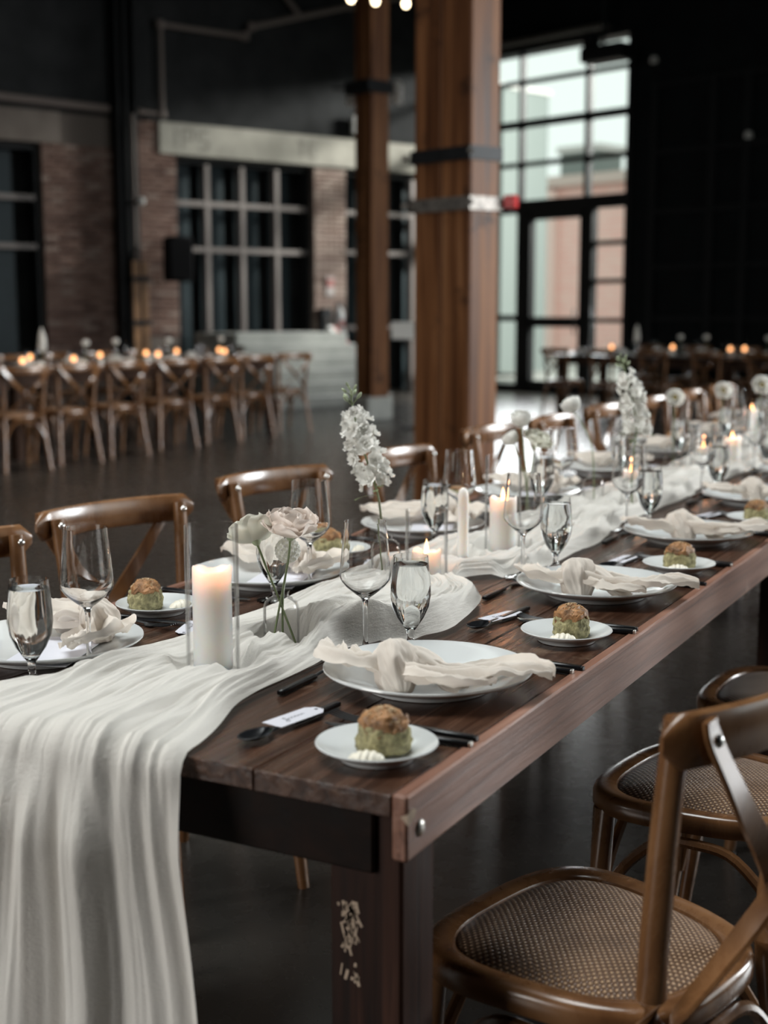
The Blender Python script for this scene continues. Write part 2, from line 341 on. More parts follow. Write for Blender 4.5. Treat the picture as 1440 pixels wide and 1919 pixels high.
# left wall: the wide openings hold black framed windows, brick piers between
mb = MB(); LW.box(mb, -25, 5.66, 3.98, TOP, -.4, -.02); LW.box(mb, -25, -3.4, 0, 3.98, -.4, -.02)
LW.box(mb, -25, 5.66, 0, 4.0, -.75, -.55)
struct('wall_left', mb, M['wallblack'], 'black painted wall above brick piers and concrete lintels')
mb = MB(); LW.box(mb, .02, 5.6, 3.53, 3.97, -.38, .05); lint = struct('trim_1', mb, M['lintel'], 'pale concrete lintel with faded lettering over the gridded window')
mb = MB(); LW.box(mb, -3.4, -1.46, 3.55, 3.97, -.38, .03); struct('trim_2', mb, M['lintel2'], 'brown stained concrete lintel at the left frame edge')
def stroke_text(parent, txt, s0, z0, h, mt):
    SEG = {'I': [((0, 0), (0, 1))], 'P': [((0, 0), (0, 1)), ((0, 1), (.6, 1)), ((.6, 1), (.6, .5)), ((.6, .5), (0, .5))], 'D': [((0, 0), (0, 1)), ((0, 1), (.6, .85)), ((.6, .85), (.6, .15)), ((.6, .15), (0, 0))],
           'S': [((.6, 1), (0, .9)), ((0, .9), (0, .55)), ((0, .55), (.6, .45)), ((.6, .45), (.6, .08)), ((.6, .08), (0, 0))], 'T': [((.3, 0), (.3, 1)), ((0, 1), (.6, 1))], 'E': [((0, 0), (0, 1)), ((0, 1), (.6, 1)), ((0, .5), (.5, .5)), ((0, 0), (.6, 0))]}
    mb = MB(); x = s0
    for ch in txt:
        for (a, b), (c, d) in SEG.get(ch, []):
            p = LW.p(x + a * h, z0 + b * h, .0525); q = LW.p(x + c * h, z0 + d * h, .0525); mb.sweep([p, q], .022, .003, up=LW.n, n=4)
        x += h * (.45 if ch in 'I ' else .95)
    return mb.build('faded_lettering', mt, parent, False)
M['ghost'] = P('faded_paint', (.21, .20, .175), .9)
stroke_text(lint, 'IPS', .28, 3.62, .26, M['ghost']); stroke_text(lint, 'TE', 2.35, 3.64, .22, M['ghost'])
BR = [MB().bbox((0, 0, 0), (.205, .1, .060), .006).mesh('brick', M[k], False) for k in ('brick', 'brick2')]
def pier(s0, s1, z0, z1, me, label, zb):
    mb = MB(); LW.box(mb, s0, s1, z0, z1, -.38, -.012); p = struct('brick_pier', mb, M['mortar'], label)
    row = 0; z = zb
    while z < z1 - .05:
        off = 0 if row % 2 else .1075; x = s0 - off + .105
        while x < s1 + .05:
            a, b = max(x - .1025, s0), min(x + .1025, s1)
            if b - a > .05:
                o = obj('brick', me, p, LW.p((a + b) / 2, z + .03, -.037 + random.uniform(-.006, .006)), LW.a); o.scale = ((b - a) / .205, 1, 1)
            x += .215
        z += .072; row += 1
pier(-1.74, -.66, 0, 3.55, BR[0], 'dark red brick pier left of the black steel column', .75)
pier(-.42, .29, 0, 3.97, BR[0], 'brick pier behind the loudspeaker, left of the gridded window', .95)
pier(2.67, 3.27, 0, 3.53, BR[1], 'pale brick pier carrying the fire extinguisher', .9)
mb = MB(); LW.box(mb, -1.46, -.66, 3.55, 3.97, -.38, -.03); struct('trim_3', mb, M['mortar'], 'sooty brickwork strip beside the brown lintel')
def grid_window(name, label, s0, s1, z1, vs, hs, z0=.9):
    o = tag(obj(name, None), label, None, None, 'structure')
    mb = MB()
    for a, b in ((s0, s0 + .05), (s1 - .05, s1)): LW.box(mb, a, b, 0, z1, -.3, -.1)
    LW.box(mb, s0, s1, z1 - .06, z1, -.3, -.1); mb.build('window_frame', M['frameblack'], o, False)
    ev = [s0 + .05] + vs + [s1 - .05]; eh = [0.02] + sorted(hs) + [z1 - .06]
    for v in vs:
        mb = MB(); LW.box(mb, v - .035, v + .035, 0, z1 - .06, -.25, -.1); mb.build('muntin', M['muntin'], o, False)
    for h in hs:
        mb = MB(); LW.box(mb, s0 + .05, s1 - .05, h - .035, h + .035, -.245, -.105); mb.build('muntin', M['muntin'], o, False)
    for i in range(len(ev) - 1):
        for j in range(len(eh) - 1):
            mb = MB(); LW.box(mb, ev[i] + .02, ev[i] + (ev[i + 1] - ev[i]) * .72, eh[j], eh[j + 1], -.42, -.40); mb.build('pane', M['teal'], o, False)  # panel stops short in each cell; the dark gap stands for a shadow strip
    return o
grid_window('window_1', 'tall dark window with a grey grid between two brick piers', .30, 2.66, 3.50, [.86, 1.46, 2.07], [2.21, 2.87])
grid_window('window_2', 'dark window at the left frame edge with two grey rails', -3.35, -1.75, 3.52, [-2.55], [2.18, 2.83])
grid_window('window_3', 'narrow dark window right of the pale brick pier', 3.28, 5.6, 3.50, [3.95, 4.7], [1.05, 2.24, 2.86])
# ---- window wall
H0, H1 = -2.10, 1.25
mb = MB(); BW.box(mb, -2.2, 15, 5.42, TOP, -.4, 0); BW.box(mb, H1 + .05, 15, 0, 5.42, -.4, 0)
struct('wall_back', mb, M['wallback'], 'black wall around the bright tall window')
o = tag(obj('window_4', None), 'tall bright steel window with sky and a brick building outside', None, None, 'structure')
mb = MB(); BW.box(mb, H0 - .1, H1 + .06, 5.36, 5.44, -.3, .04); BW.box(mb, H1, H1 + .1, 0, 5.4, -.3, .04); BW.box(mb, H0 - .1, H0, 0, 5.4, -.3, .04); mb.build('window_frame', M['frameblack'], o, False)
HZ = [(4.93, .03), (4.28, .055), (3.65, .035), (2.98, .10)]; VX = [(-.95, .03), (.40, .04)]
for z, w in HZ:
    mb = MB(); BW.box(mb, H0, H1, z - w, z + w, -.22, -.1); mb.build('mullion', M['frameblack'], o, False)
for x, w in VX:
    mb = MB(); BW.box(mb, x - w, x + w, 2.98, 5.4, -.2, -.09); mb.build('mullion', M['frameblack'], o, False)
mb = MB(); BW.box(mb, .42, .56, 0, 2.95, -.22, -.08); mb.build('mullion', M['frameblack'], o, False)
mb = MB(); BW.box(mb, -.98, -.80, 0, 2.95, -.22, -.08); mb.build('mullion', M['frameblack'], o, False)
for z in (2.35, 1.77, 1.17):
    mb = MB(); BW.box(mb, .56, H1, z - .035, z + .035, -.2, -.1); mb.build('mullion', M['frameblack'], o, False)
mb = MB(); BW.box(mb, H0, -.98, 1.15, 1.25, -.2, -.1); mb.build('mullion', M['frameblack'], o, False)
mb = MB(); BW.box(mb, .56, H1, 0, .12, -.2, -.1); BW.box(mb, H0, -.98, 0, .12, -.2, -.1); mb.build('sill_panel', M['frameblack'], o, False)
zs = [5.38] + [z for z, w in HZ]; xs = [H0, -.95, .40, H1]
for i in range(3):
    for j in range(len(zs) - 1):
        mb = MB(); BW.box(mb, xs[i], xs[i + 1], zs[j + 1], zs[j], -.155, -.150); mb.build('pane', M['pane'], o, False)
for x0, x1, z0, z1 in ((.5, H1, 2.35, 2.95), (.5, H1, 1.77, 2.35), (.5, H1, 1.17, 1.77), (.5, H1, .1, 1.17), (H0, -.9, 1.2, 2.95), (H0, -.9, .1, 1.2)):
    mb = MB(); BW.box(mb, x0, x1, z0, z1, -.155, -.150); mb.build('pane', M['pane'], o, False)
o = tag(obj('door_1', None), 'black framed glass door in the bright window', None, None, 'structure')
mb = MB(); BW.box(mb, -.80, -.68, 0, 2.88, -.2, -.07); BW.box(mb, .32, .42, 0, 2.88, -.2, -.07); BW.box(mb, -.8, .42, 2.76, 2.88, -.2, -.07); BW.box(mb, -.8, .42, 1.06, 1.22, -.2, -.07); BW.box(mb, -.8, .42, 0, .2, -.2, -.07); mb.build('door_frame', M['frameblack'], o, False)
for z0, z1 in ((.15, 1.1), (1.2, 2.8)):
    mb = MB(); BW.box(mb, -.7, .35, z0, z1, -.145, -.14); mb.build('pane', M['pane'], o, False)
mb = MB(); mb.sweep([BW.p(.27, .95, -.03), BW.p(.27, 1.35, -.03)], .015); mb.build('door_handle', M['worn_steel'], o)
o = tag(obj('door_2', None), 'black panelled sliding door right of the bright window', None, None, 'structure')
for i, x in enumerate((1.75, 2.75, 3.3, 4.2)):
    mb = MB(); BW.box(mb, x - .06, x + .06, 0, 4.6, 0, .07); mb.build('stile', M['doordark'], o, False)
for z in (.5, 1.2, 1.95, 2.75, 3.6, 4.55):
    mb = MB(); BW.box(mb, 1.7, 4.25, z - .035, z + .035, 0, .06); mb.build('rail', M['doordark'], o, False)
mb = MB(); BW.box(mb, -2.0, .9, 5.46, 5.52, 0, .22); struct('trim_4', mb, M['worn_steel'], 'steel ledge above the bright window')
# unseen right and near walls with window openings
def side_wall(name, p0, p1, openings, label):
    w = Wall(p0, ((Vector(p1) - Vector(p0)).x, (Vector(p1) - Vector(p0)).y)); ln = (Vector(p1) - Vector(p0)).length; mb = MB(); x = 0
    for a, b in openings:
        w.box(mb, x, a, 0, TOP, 0, .3); w.box(mb, a, b, 0, 1.4, 0, .3); w.box(mb, a, b, 4.8, TOP, 0, .3); x = b
    w.box(mb, x, ln, 0, TOP, 0, .3); struct(name, mb, M['wallblack'], label)
    return w
side_wall('wall_right', (7.3, 14.07, 0), (7.3, -8, 0), [(1.3, 5.6), (7.3, 11.6)], 'black side wall with two tall window openings')
side_wall('wall_near', (-22, -7.9, 0), (7.3, -7.9, 0), [(13.6, 18.4)], 'black wall behind the camera with a window opening')
# outside
mb = MB(); mb.box((-3, 45, -.15), (90, 46, .1)); struct('ground', mb, M['conc'], 'pale paved yard outside the window')
def siding():
    mt, nt, b = mat('pink_brick_cladding'); tc = N(nt, 'ShaderNodeTexCoord')
    br = N(nt, 'ShaderNodeTexBrick'); br.inputs['Color1'].default_value = (.90, .52, .46, 1); br.inputs['Color2'].default_value = (.92, .60, .53, 1); br.inputs['Mortar'].default_value = (.92, .70, .64, 1)
    br.inputs['Scale'].default_value = 1.6; mp = N(nt, 'ShaderNodeMapping'); mp.inputs['Rotation'].default_value = (PI / 2, 0, 0); L(nt, tc.outputs['Object'], mp.inputs[0]); L(nt, mp.outputs[0], br.inputs['Vector'])
    L(nt, br.outputs[0], b.inputs['Base Color']); b.inputs['Roughness'].default_value = .9; return mt
M['siding'] = siding(); M['greysteel'] = P('grey_green_cladding', (.20, .235, .225), .7)
EX = BW.p(-9, 0, -16); bl = thing('brick_building', 'pinkish brick building seen outside through the bright window', 'building', EX, BW.a)
mb = MB(); mb.box((-4, 3, 2.55), (26, 6, 5.1)); mb.build('wall', M['siding'], bl, False)
mb = MB(); mb.box((-4, 2.9, 5.25), (26.4, 6.4, .3)); mb.build('roof', P('pale_roof_edge', (.62, .50, .45), .8), bl, False)
for x in (-4.4, -1.2):
    mb = MB(); mb.box((x, -.09, 2.5), (.32, .2, 5.0)); mb.build('pilaster', P('pale_pilaster', (.86, .64, .58), .85), bl, False)
bx = thing('roof_vent', 'grey box vent on the roof of the brick building', 'vent', EX - BW.d * 4.6 - BW.n * 2 + UP * 5.4, BW.a)
mb = MB(); mb.box((0, 0, .45), (1.5, 1.2, .9)); mb.build('housing', M['greysteel'], bx, False); mb = MB(); mb.box((0, 0, 1.0), (1.7, 1.4, .2)); mb.build('lid', M['signwhite'], bx, False)
tw = thing('clad_tower', 'narrow grey green clad tower outside the left of the window', 'building', BW.p(-7.1, 0, -6), BW.a)
mb = MB(); mb.box((0, 0, 3.0), (2.3, 1.5, 6.0)); mb.build('wall', M['greysteel'], tw, False)
mb = MB(); mb.box((0, -.05, 6.05), (2.4, 1.7, .1)); mb.build('roof', M['signwhite'], tw, False)

# ---- timber posts
def post(name, label, c, ang, wl, wr, h, plinth=False):
    "corner c; faces run left-away and right-away"
    o = thing(name, label, 'post', c, 0); dl = Vector((-math.cos(BW.a), -math.sin(BW.a), 0)); dr = LW.d.copy()
    for k in range(2):
        p0 = dl * (wl / 2 * k); a = [p0, p0 + dl * (wl / 2 - .008), p0 + dl * (wl / 2 - .008) + dr * wr, p0 + dr * wr]; mb = MB()
        if k == 0: pass
        nrow = 8
        for i in range(nrow + 1):
            z = (.28 if plinth else 0) + (h - .0) * i / nrow
            for q in a: mb.v.append((q.x, q.y, z))
        for i in range(nrow):
            for j in range(4): mb.f.append((i * 4 + j, i * 4 + (j + 1) % 4, i * 4 + 4 + (j + 1) % 4, i * 4 + 4 + j))
        mb.f.append((nrow * 4, nrow * 4 + 1, nrow * 4 + 2, nrow * 4 + 3)); me = mb.mesh('timber', M['beam'], False)
        t = obj('timber', me, o); md = t.modifiers.new('bevel', 'BEVEL'); md.width = .012; md.segments = 2
    return o, dl, dr
PC = Vector((-2.92, 6.61, 0))
po, dl, dr = post('timber_post', 'large double timber post behind the table with two steel straps', PC, 0, .51, .245, TOP)
def wrap(z, h, mt, name, ext=0):
    c = (dl * .51 + dr * .245) / 2
    mb = MB(); e = .012
    for p0, p1, nrm in ((Vector(), dl * .51, -dr), (Vector(), dr * .245, -dl), (dl * .51, dl * .51 + dr * .245, dl), (dr * .245, dr * .245 + dl * .51, dr)):
        dv = (p1 - p0).normalized(); mid = (p0 + p1) / 2 + nrm.normalized() * (e * .7)
        mb.box(mid + UP * z, ((p1 - p0).length + .03 + ext, e, h), Matrix.Rotation(math.atan2(dv.y, dv.x), 3, 'Z'))
    s = mb.build(name, mt, po, False)
    for q_, w_, r_ in ((-dl * .03 - dr * .03, -dl * .055 - dr * .05, .02), (dl * .53 - dr * .03, dl * .56 - dr * .05, .016)): MB().sweep([q_ + UP * z, w_ + UP * z], r_, n=8).build('strap_bolt', M['worn_steel'], s)
wrap(2.28, .085, M['steel'], 'steel_strap'); wrap(1.97, .085, M['worn_steel'], 'steel_strap')
rt = thing('red_tag_light', 'small red light clipped to the lower strap of the large post', 'light', PC + dr * .30 - dl * .045 + UP * 1.95); MB().bbox((0, 0, .035), (.085, .06, .085), .01).build('housing', M['red'], rt); MB().box((-.045, 0, .035), (.02, .03, .04)).build('clip', M['steel'], rt)
PC2 = Vector((-7.05, 12.93, 0))
po2, _, _ = post('timber_post', 'slimmer timber post on a pale concrete plinth, further back', PC2, 0, .30, .26, TOP, True)
mb = MB(); c2 = PC2 * 0 + dl * .16 + dr * .1; mb.bbox(c2 + UP * .14, (.42, .42, .28), .02, BW.q); mb.build('plinth', M['conc'], po2, False)
mb = MB(); mb.box(c2 + UP * 3.9, (.42, .40, .14), BW.q); mb.build('steel_strap', M['steel'], po2, False)
LWp = thing('wall_lamp', 'ribbed metal lamp fixed high on the slimmer timber post', 'lamp', PC2 + dr * .36 - dl * .03 + UP * 3.72); mb = MB(); mb.lathe([(0, 0), (.05, 0), (.07, .05), (.055, .07), (.07, .1), (.055, .12), (.07, .15), (.055, .17), (.07, .2), (.04, .27), (0, .28)], 14); mb.build('shade', P('pale_ribbed_metal', (.45, .43, .4), .4, .5), LWp); mb = MB(); mb.sweep([(-.2, -.1, .2), (0, 0, .2)], .015); mb.build('bracket', M['steel'], LWp)
LWp2 = thing('wall_lamp', 'ribbed metal lamp on the left of the slimmer timber post', 'lamp', PC2 + dl * .38 + dr * .02 + UP * 3.72)
for ch in LWp.children: q = ch.copy(); COL.objects.link(q); q.parent = LWp2
# black steel column with a timber ladder board beside the left brick pier
o = thing('steel_column', 'black steel column between the two brick piers', 'column', LW.p(-.55, 0, .08), LW.a)
MB().box((0, 0, TOP / 2), (.05, .22, TOP)).build('web', M['steel'], o, False)
for s in (-1, 1): MB().box((s * .13, 0, TOP / 2), (.04, .26, TOP)).build('flange', M['steel'], o, False)
mb = MB(); mb.sweep([(.04, -.2, .3), (.04, -.2, 4.0)], .022, n=8); mb.build('conduit', M['pipe'], o)
o = thing('timber_guard', 'orange timber guard boards strapped to the foot of the black column', 'board', LW.p(-.50, 0, .36), LW.a)
for s in (-.07, .07): MB().bbox((s, 0, 1.0), (.10, .05, 2.0), .006).build('board', M['ladder'], o)
for z in (.6, 1.15, 1.75): MB().box((0, -.035, z), (.28, .02, .07)).build('strap', M['steel'], o)
def pipe(name, label, pts, r):
    o = thing(name, label, 'pipe'); mb = MB(); mb.sweep(pts, r, n=8); mb.build('tube', M['pipe'], o)
    for p in pts[1:-1]: mb = MB(); mb.lathe([(0, -r * 1.5), (r * 1.3, -r * 1.2), (r * 1.5, 0), (r * 1.3, r * 1.2), (0, r * 1.5)], 8, p); mb.build('elbow', M['pipe'], o)
pipe('sprinkler_pipe', 'grey pipe stepping up the black wall above the lintel', [LW.p(-.35, 4.06, .12), LW.p(.03, 4.06, .12), LW.p(.03, 5.27, .12), LW.p(1.40, 5.27, .12), LW.p(1.52, 5.42, .12), LW.p(3.3, 5.94, .12), LW.p(4.6, 6.3, .12)], .045)
pipe('sprinkler_pipe', 'grey branch pipe slanting at the top of the black wall', [LW.p(2.35, 5.68, .14), LW.p(1.9, 6.1, .14), LW.p(1.2, 6.3, .14)], .04)
pipe('sprinkler_pipe', 'grey straight pipe over the left brick pier', [LW.p(-4.0, 4.12, .1), LW.p(-.78, 4.06, .1)], .055)
# loudspeaker on its stand
o = thing('speaker_stand', 'thin black pole stand under the loudspeaker', 'stand', LW.p(.03, 0, .55), LW.a)
MB().sweep([(0, 0, .1), (0, 0, 1.72)], .018, n=8).build('pole', M['steel'], o)
for k in range(3): a = k * 2 * PI / 3; MB().sweep([(0, 0, .55), (.30 * math.cos(a), .30 * math.sin(a), .02)], .012, n=6).build('leg', M['steel'], o)
o = thing('loudspeaker', 'black box loudspeaker on a pole before the brick pier', 'speaker', LW.p(.0, 1.72, .55), LW.a - .2)
MB().bbox((0, 0, .31), (.36, .32, .62), .03).build('cabinet', P('speaker_black', (.006, .006, .007), .7, spec=.1), o); MB().bbox((0, -.165, .31), (.32, .02, .57), .008).build('grille', P('speaker_grille', (.009, .009, .010), .8, spec=.1), o)
# exit sign, fire extinguisher, stage
o = thing('exit_sign', 'small red lit exit sign on the black wall by the post', 'sign', LW.p(3.50, 4.04, .12), LW.a)
MB().bbox((0, 0, .14), (.36, .08, .28), .01).build('housing', M['signwhite'], o); MB().box((.03, -.042, .13), (.24, .006, .19)).build('panel', M['exitlit'], o)
mb = MB()
for x0, segs in ((-.055, ((0, .045, .012, .09), (.018, .084, .04, .014), (.016, .045, .034, .014), (.018, .006, .04, .014))), (.055, ((0, .045, .014, .09),)), (.10, ((0, .045, .014, .09), (0, .084, .05, .014)))):
    for x, z, w, h in segs: mb.box((.03 + x0, -.046, .085 + z), (w, .003, h))
for r in (-.5, .5): mb.box((.03 + .012, -.046, .13), (.013, .003, .10), Matrix.Rotation(r, 3, 'Y'))
mb.build('lettering', M['signwhite'], o, False)
o = thing('fire_extinguisher', 'fire extinguisher hung on the pale brick pier', 'extinguisher', LW.p(3.02, .92, .16), LW.a)
MB().lathe([(0, 0), (.08, 0), (.085, .02), (.085, .36), (.06, .42), (.03, .45), (.03, .48), (0, .48)], 16).build('cylinder', M['extgrey'], o); MB().box((.0, 0, .5), (.12, .03, .03)).build('handle', M['steel'], o); MB().sweep(bez([(.03, -.02, .47), (.13, -.03, .4), (.11, -.03, .15)], 5), .012, n=6).build('hose', M['steel'], o); MB().box((0, -.08, .2), (.1, .012, .10)).build('instruction_label', M['dullred'], o)
o = thing('fire_notice', 'small red and white notice above the fire extinguisher', 'sign', LW.p(2.95, 1.55, .03), LW.a); MB().box((0, 0, .15), (.15, .015, .30)).build('board', M['noticewhite'], o); MB().box((0, -.01, .2), (.13, .006, .12)).build('red_panel', M['dullred'], o)
o = thing('fire_hose_box', 'dark valve box on the brick pier left of the extinguisher', 'box', LW.p(2.80, .95, .1), LW.a); MB().bbox((0, 0, .2), (.2, .14, .42), .02).build('case', M['steel'], o); MB().box((0, -.075, .2), (.03, .02, .1)).build('latch', M['worn_steel'], o)
o = thing('wall_detector', 'small round white detector on the black steel column', 'detector', LW.p(-.44, 2.78, .34), LW.a); MB().lathe([(0, 0), (.04, 0), (.055, .03), (.05, .07), (.02, .095), (0, .1)], 14).build('dome', M['signwhite'], o); MB().box((0, .06, .04), (.05, .12, .05)).build('bracket', M['steel'], o)
o = thing('concrete_steps', 'pale concrete platform with steps below the gridded window', 'steps', LW.p(1.40, 0, 1.05), LW.a)
MB().bbox((0, .3, .5), (1.9, 1.2, 1.0), .02).build('platform', M['conc'], o, False)
for k in range(5): MB().bbox((0, -.40 - .22 * k, (.84 - .17 * k) / 2), (1.9, .22, .84 - .17 * k), .012).build('tread', M['conc'], o, False)
mb = MB(); mb.box((1.00, -.35, .62), (.10, 1.5, .12), Matrix.Rotation(.60, 3, 'X')); mb.build('ramp_edge', M['signwhite'], o, False)
mb = MB(); mb.box((1.07, -.35, .64), (.04, 1.45, .10), Matrix.Rotation(.60, 3, 'X')); mb.build('red_stripe', P('faded_red_paint', (.50, .16, .14), .7), o, False)
# lectern
o = thing('lectern', 'white sloped lectern top on a dark pole between the posts', 'lectern', (-6.15, 12.15, 0), YAW)
MB().sweep([(0.1, 0, .02), (.1, 0, 1.02)], .028, n=8).build('pole', M['worn_steel'], o); MB().lathe([(0, 0), (.2, 0), (.2, .015), (.04, .03), (0, .03)], 16, (.1, 0, 0)).build('base', M['steel'], o)
mb = MB(); mb.bbox((0, 0, 1.09), (.40, .34, .025), .006, Matrix.Rotation(.55, 3, 'X') @ Matrix.Rotation(.0, 3, 'Z')); mb.build('top', M['signwhite'], o)
# heater box in front of the window's upper right corner
o = thing('ceiling_heater', 'black ceiling heater covering the upper right window corner', 'heater', BW.p(1.12, 4.86, .6), BW.a)
MB().bbox((.18, 0, .12), (.75, .4, .22), .03).build('housing', M['frameblack'], o); MB().sweep([(.1, 0, .2), (.1, 0, 2.0)], .03, n=8).build('hanger', M['frameblack'], o); MB().box((-.12, 0, .33), (.16, .2, .22)).build('motor', M['frameblack'], o)
# string lights at the top
o = thing('string_light_cable', 'thin black cable carrying the bulbs at the top of the frame', 'cable')
mb = MB(); pts = bez([(-6.6, 8.2, 4.05), (-5.0, 8.8, 3.93), (-4.82, 8.89, 3.91), (-4.6, 9.01, 3.89), (-3.4, 9.4, 3.95)], 4); mb.sweep(pts, .008, n=6); mb.build('wire', M['steel'], o)
for i, (p, w) in enumerate((((-5.0, 8.8, 3.84), 'left'), ((-4.82, 8.89, 3.82), 'middle'), ((-4.6, 9.01, 3.80), 'right'))):
    b_ = thing('light_bulb', 'warm glowing round bulb, %s of three hanging at the top' % w, 'bulb', p, 0, 'string bulbs at the top')
    MB().lathe([(0, -.03), (.018, -.025), (.029, -.005), (.03, .005), (.02, .03), (.012, .04), (0, .04)], 14).build('globe', M['bulb'], b_); MB().lathe([(0, .038), (.014, .038), (.014, .075), (0, .08)], 10).build('socket', M['steel'], b_)
# small ceiling sprinklers / spots on the dark right wall
for i, (s_, z, w) in enumerate(((1.75, 4.85, 'upper'), (3.35, 3.65, 'lower'))):
    b_ = thing('wall_spot', 'tiny pale wall fitting, the %s one on the dark right wall' % w, 'fitting', BW.p(s_, z, .1), BW.a)
    MB().lathe([(0, 0), (.05, 0), (.06, .04), (.04, .09), (0, .1)], 12).build('housing', M['signwhite'], b_); MB().box((0, .05, .04), (.04, .1, .04)).build('bracket', M['steel'], b_)

# ================================================================== chairs
def make_chair(label, loc, rotz, group):
    t = thing('crossback_chair', label, 'chair', loc, rotz, group); w = M['chair']
    no, ns = 48, 3.1
    def outl(k, inset):
        a = 2 * PI * k / no; c, s = math.cos(a), math.sin(a)
        x = math.copysign(abs(c) ** (2 / ns), c); y = math.copysign(abs(s) ** (2 / ns), s)
        f = 1 - inset / .195; return x * .195 * f, y * (.190 + .030 * x) * f
    prof = [(.004, .428), (0, .434), (0, .452), (.003, .459), (.009, .463), (.028, .463), (.036, .460), (.04, .452), (.04, .434), (.034, .428)]
    mb = MB(); vs = []; n = len(prof)
    for k in range(no):
        for ins, z in prof: x, y = outl(k, ins); vs.append((x, y, z))
    mb.add(vs, [(k * n + j, k * n + (j + 1) % n, ((k + 1) % no) * n + (j + 1) % n, ((k + 1) % no) * n + j) for k in range(no) for j in range(n)]); mb.build('seat_frame', w, t)
    mb = MB(); vs = [(0, 0, .474)]; rings = 10
    for r in range(1, rings + 1):
        f = r / rings
        for k in range(no):
            x, y = outl(k, .037); vs.append((x * f, y * f, .456 + .018 * (1 - f ** 5)))
    fs = [(0, 1 + k, 1 + (k + 1) % no) for k in range(no)] + [(1 + (r - 1) * no + k, 1 + r * no + k, 1 + r * no + (k + 1) % no, 1 + (r - 1) * no + (k + 1) % no) for r in range(1, rings) for k in range(no)]
    mb.add(vs, fs); mb.build('seat_pad', M['rattan'], t, 'all')
    for s in (-1, 1):
        mb = MB(); pts = bez([(-.235, .180 * s, 0), (-.203, .163 * s, .22), (-.174, .150 * s, .46), (-.187, .160 * s, .66), (-.208, .1715 * s, .842)], 6)
        rr = [lerp(.0155, .0185, min(1, i / 12)) if i < 13 else lerp(.0185, .0155, (i - 12) / 12) for i in range(len(pts))]; mb.sweep(pts, rr, n=10); mb.build('leg', w, t)
        mb = MB(); mb.sweep([(.140, .168 * s, .435), (.143, .172 * s, .3), (.180, .18 * s, 0)], [.0195, .0185, .0135], n=10); mb.build('leg', w, t)
    mb = MB(); pts = []; rx = []; ry = []
    for k in range(21):
        q = -1 + 2 * k / 20; pts.append((-.2165 - .048 * (1 - q * q), .220 * q, .826)); e = min(1, (1 - abs(q)) / .12); e = math.sqrt(max(0, 1 - (1 - e) ** 2)); rx.append(.013 * (.25 + .75 * e)); ry.append(.033 * (.3 + .7 * e))
    mb.sweep(pts, rx, ry, n=12, power=2.6); mb.build('back_rail', w, t)
    for s in (-1, 1):
        mb = MB(); o_ = .005 * s
        pts = bez([(-.251, .180 * s, .852), (-.254, .172 * s, .825), (-.262 + o_, .105 * s, .735), (-.254 + o_, 0, .62), (-.226 + o_, -.080 * s, .54), (-.198, -.135 * s, .47), (-.194, -.142 * s, .44)], 5)
        mb.sweep(pts, .0045, [.0165] * len(pts), up=(0, s * .75, .66), n=8, power=4); mb.build('cross_strap', w, t)
    for pts in (bez([(-.206, .163, .20), (-.200, .138, .31), (-.190, .075, .395), (-.187, 0, .41), (-.190, -.075, .395), (-.200, -.138, .31), (-.206, -.163, .20)], 5),
                bez([(.146, .172, .20), (.142, .15, .31), (.14, .08, .395), (.14, 0, .41), (.14, -.08, .395), (.142, -.15, .31), (.146, -.172, .20)], 5)):
        mb = MB(); mb.sweep(pts, .0095, n=8); mb.build('brace', w, t)
    for s in (-1, 1):
        mb = MB(); mb.sweep(bez([(.143, .175 * s, .20), (.115, .178 * s, .31), (.04, .178 * s, .395), (-.03, .178 * s, .41), (-.10, .170 * s, .395), (-.175, .164 * s, .31), (-.206, .163 * s, .20)], 5), .0095, n=8); mb.build('brace', w, t)
        mb = MB(); mb.lathe([(.0, .005), (.004, .0045), (.0075, .001), (.008, -.004)], 10); me = mb.mesh('rivet', M['silver']); r = obj('rivet', me, t, (-.1915, .1705 * s, .828)); r.rotation_euler = (0, PI / 2 - .12, 0)
        r = obj('rivet', me, t, (-.2585, .172 * s, .828)); r.rotation_euler = (0, -PI / 2, 0)
    return t
GL = 'chairs along the left side of the set table'; GR = 'chairs along the right side of the set table'
CHAIR = make_chair('wooden crossback chair cut off by the left frame edge', (-1.06, .56, 0), R_(-4), GL)
LY = [(1.065, -13, -1.085), (1.76, -12, -1.10), (2.47, -4, -1.07), (3.40, -7, -1.15), (4.0, -2, -1.13), (4.74, -7, -1.15), (5.4, -3, -1.13), (6.1, -2, -1.12), (6.8, -4, -1.12)]
LL = ['wooden crossback chair behind the tall glass candle cylinder, nearest whole one on the left', 'wooden crossback chair behind the blush open flowers', 'wooden crossback chair behind the tall white stock flower', 'wooden crossback chair at the foot of the large timber post']
for i, (y, a, x) in enumerate(LY):
    dup(CHAIR, (x, y, 0), R_(a), LL[i] if i < 4 else 'wooden crossback chair on the left of the table, %s past the timber post' % ORD[i - 3], GL)
for i, (x, y, a) in enumerate(((.090, .376, 166), (.09, 1.045, 172), (.10, 1.68, 178), (.185, 2.12, 180))):
    dup(CHAIR, (x, y, 0), R_(a), ['large rattan seat crossback chair in the lower right corner', 'rattan seat crossback chair second from the near end on the right', 'rattan seat crossback chair third along the right, mostly behind another back', 'crossback chair fourth on the right, seat corner at the frame edge'][i], GR)

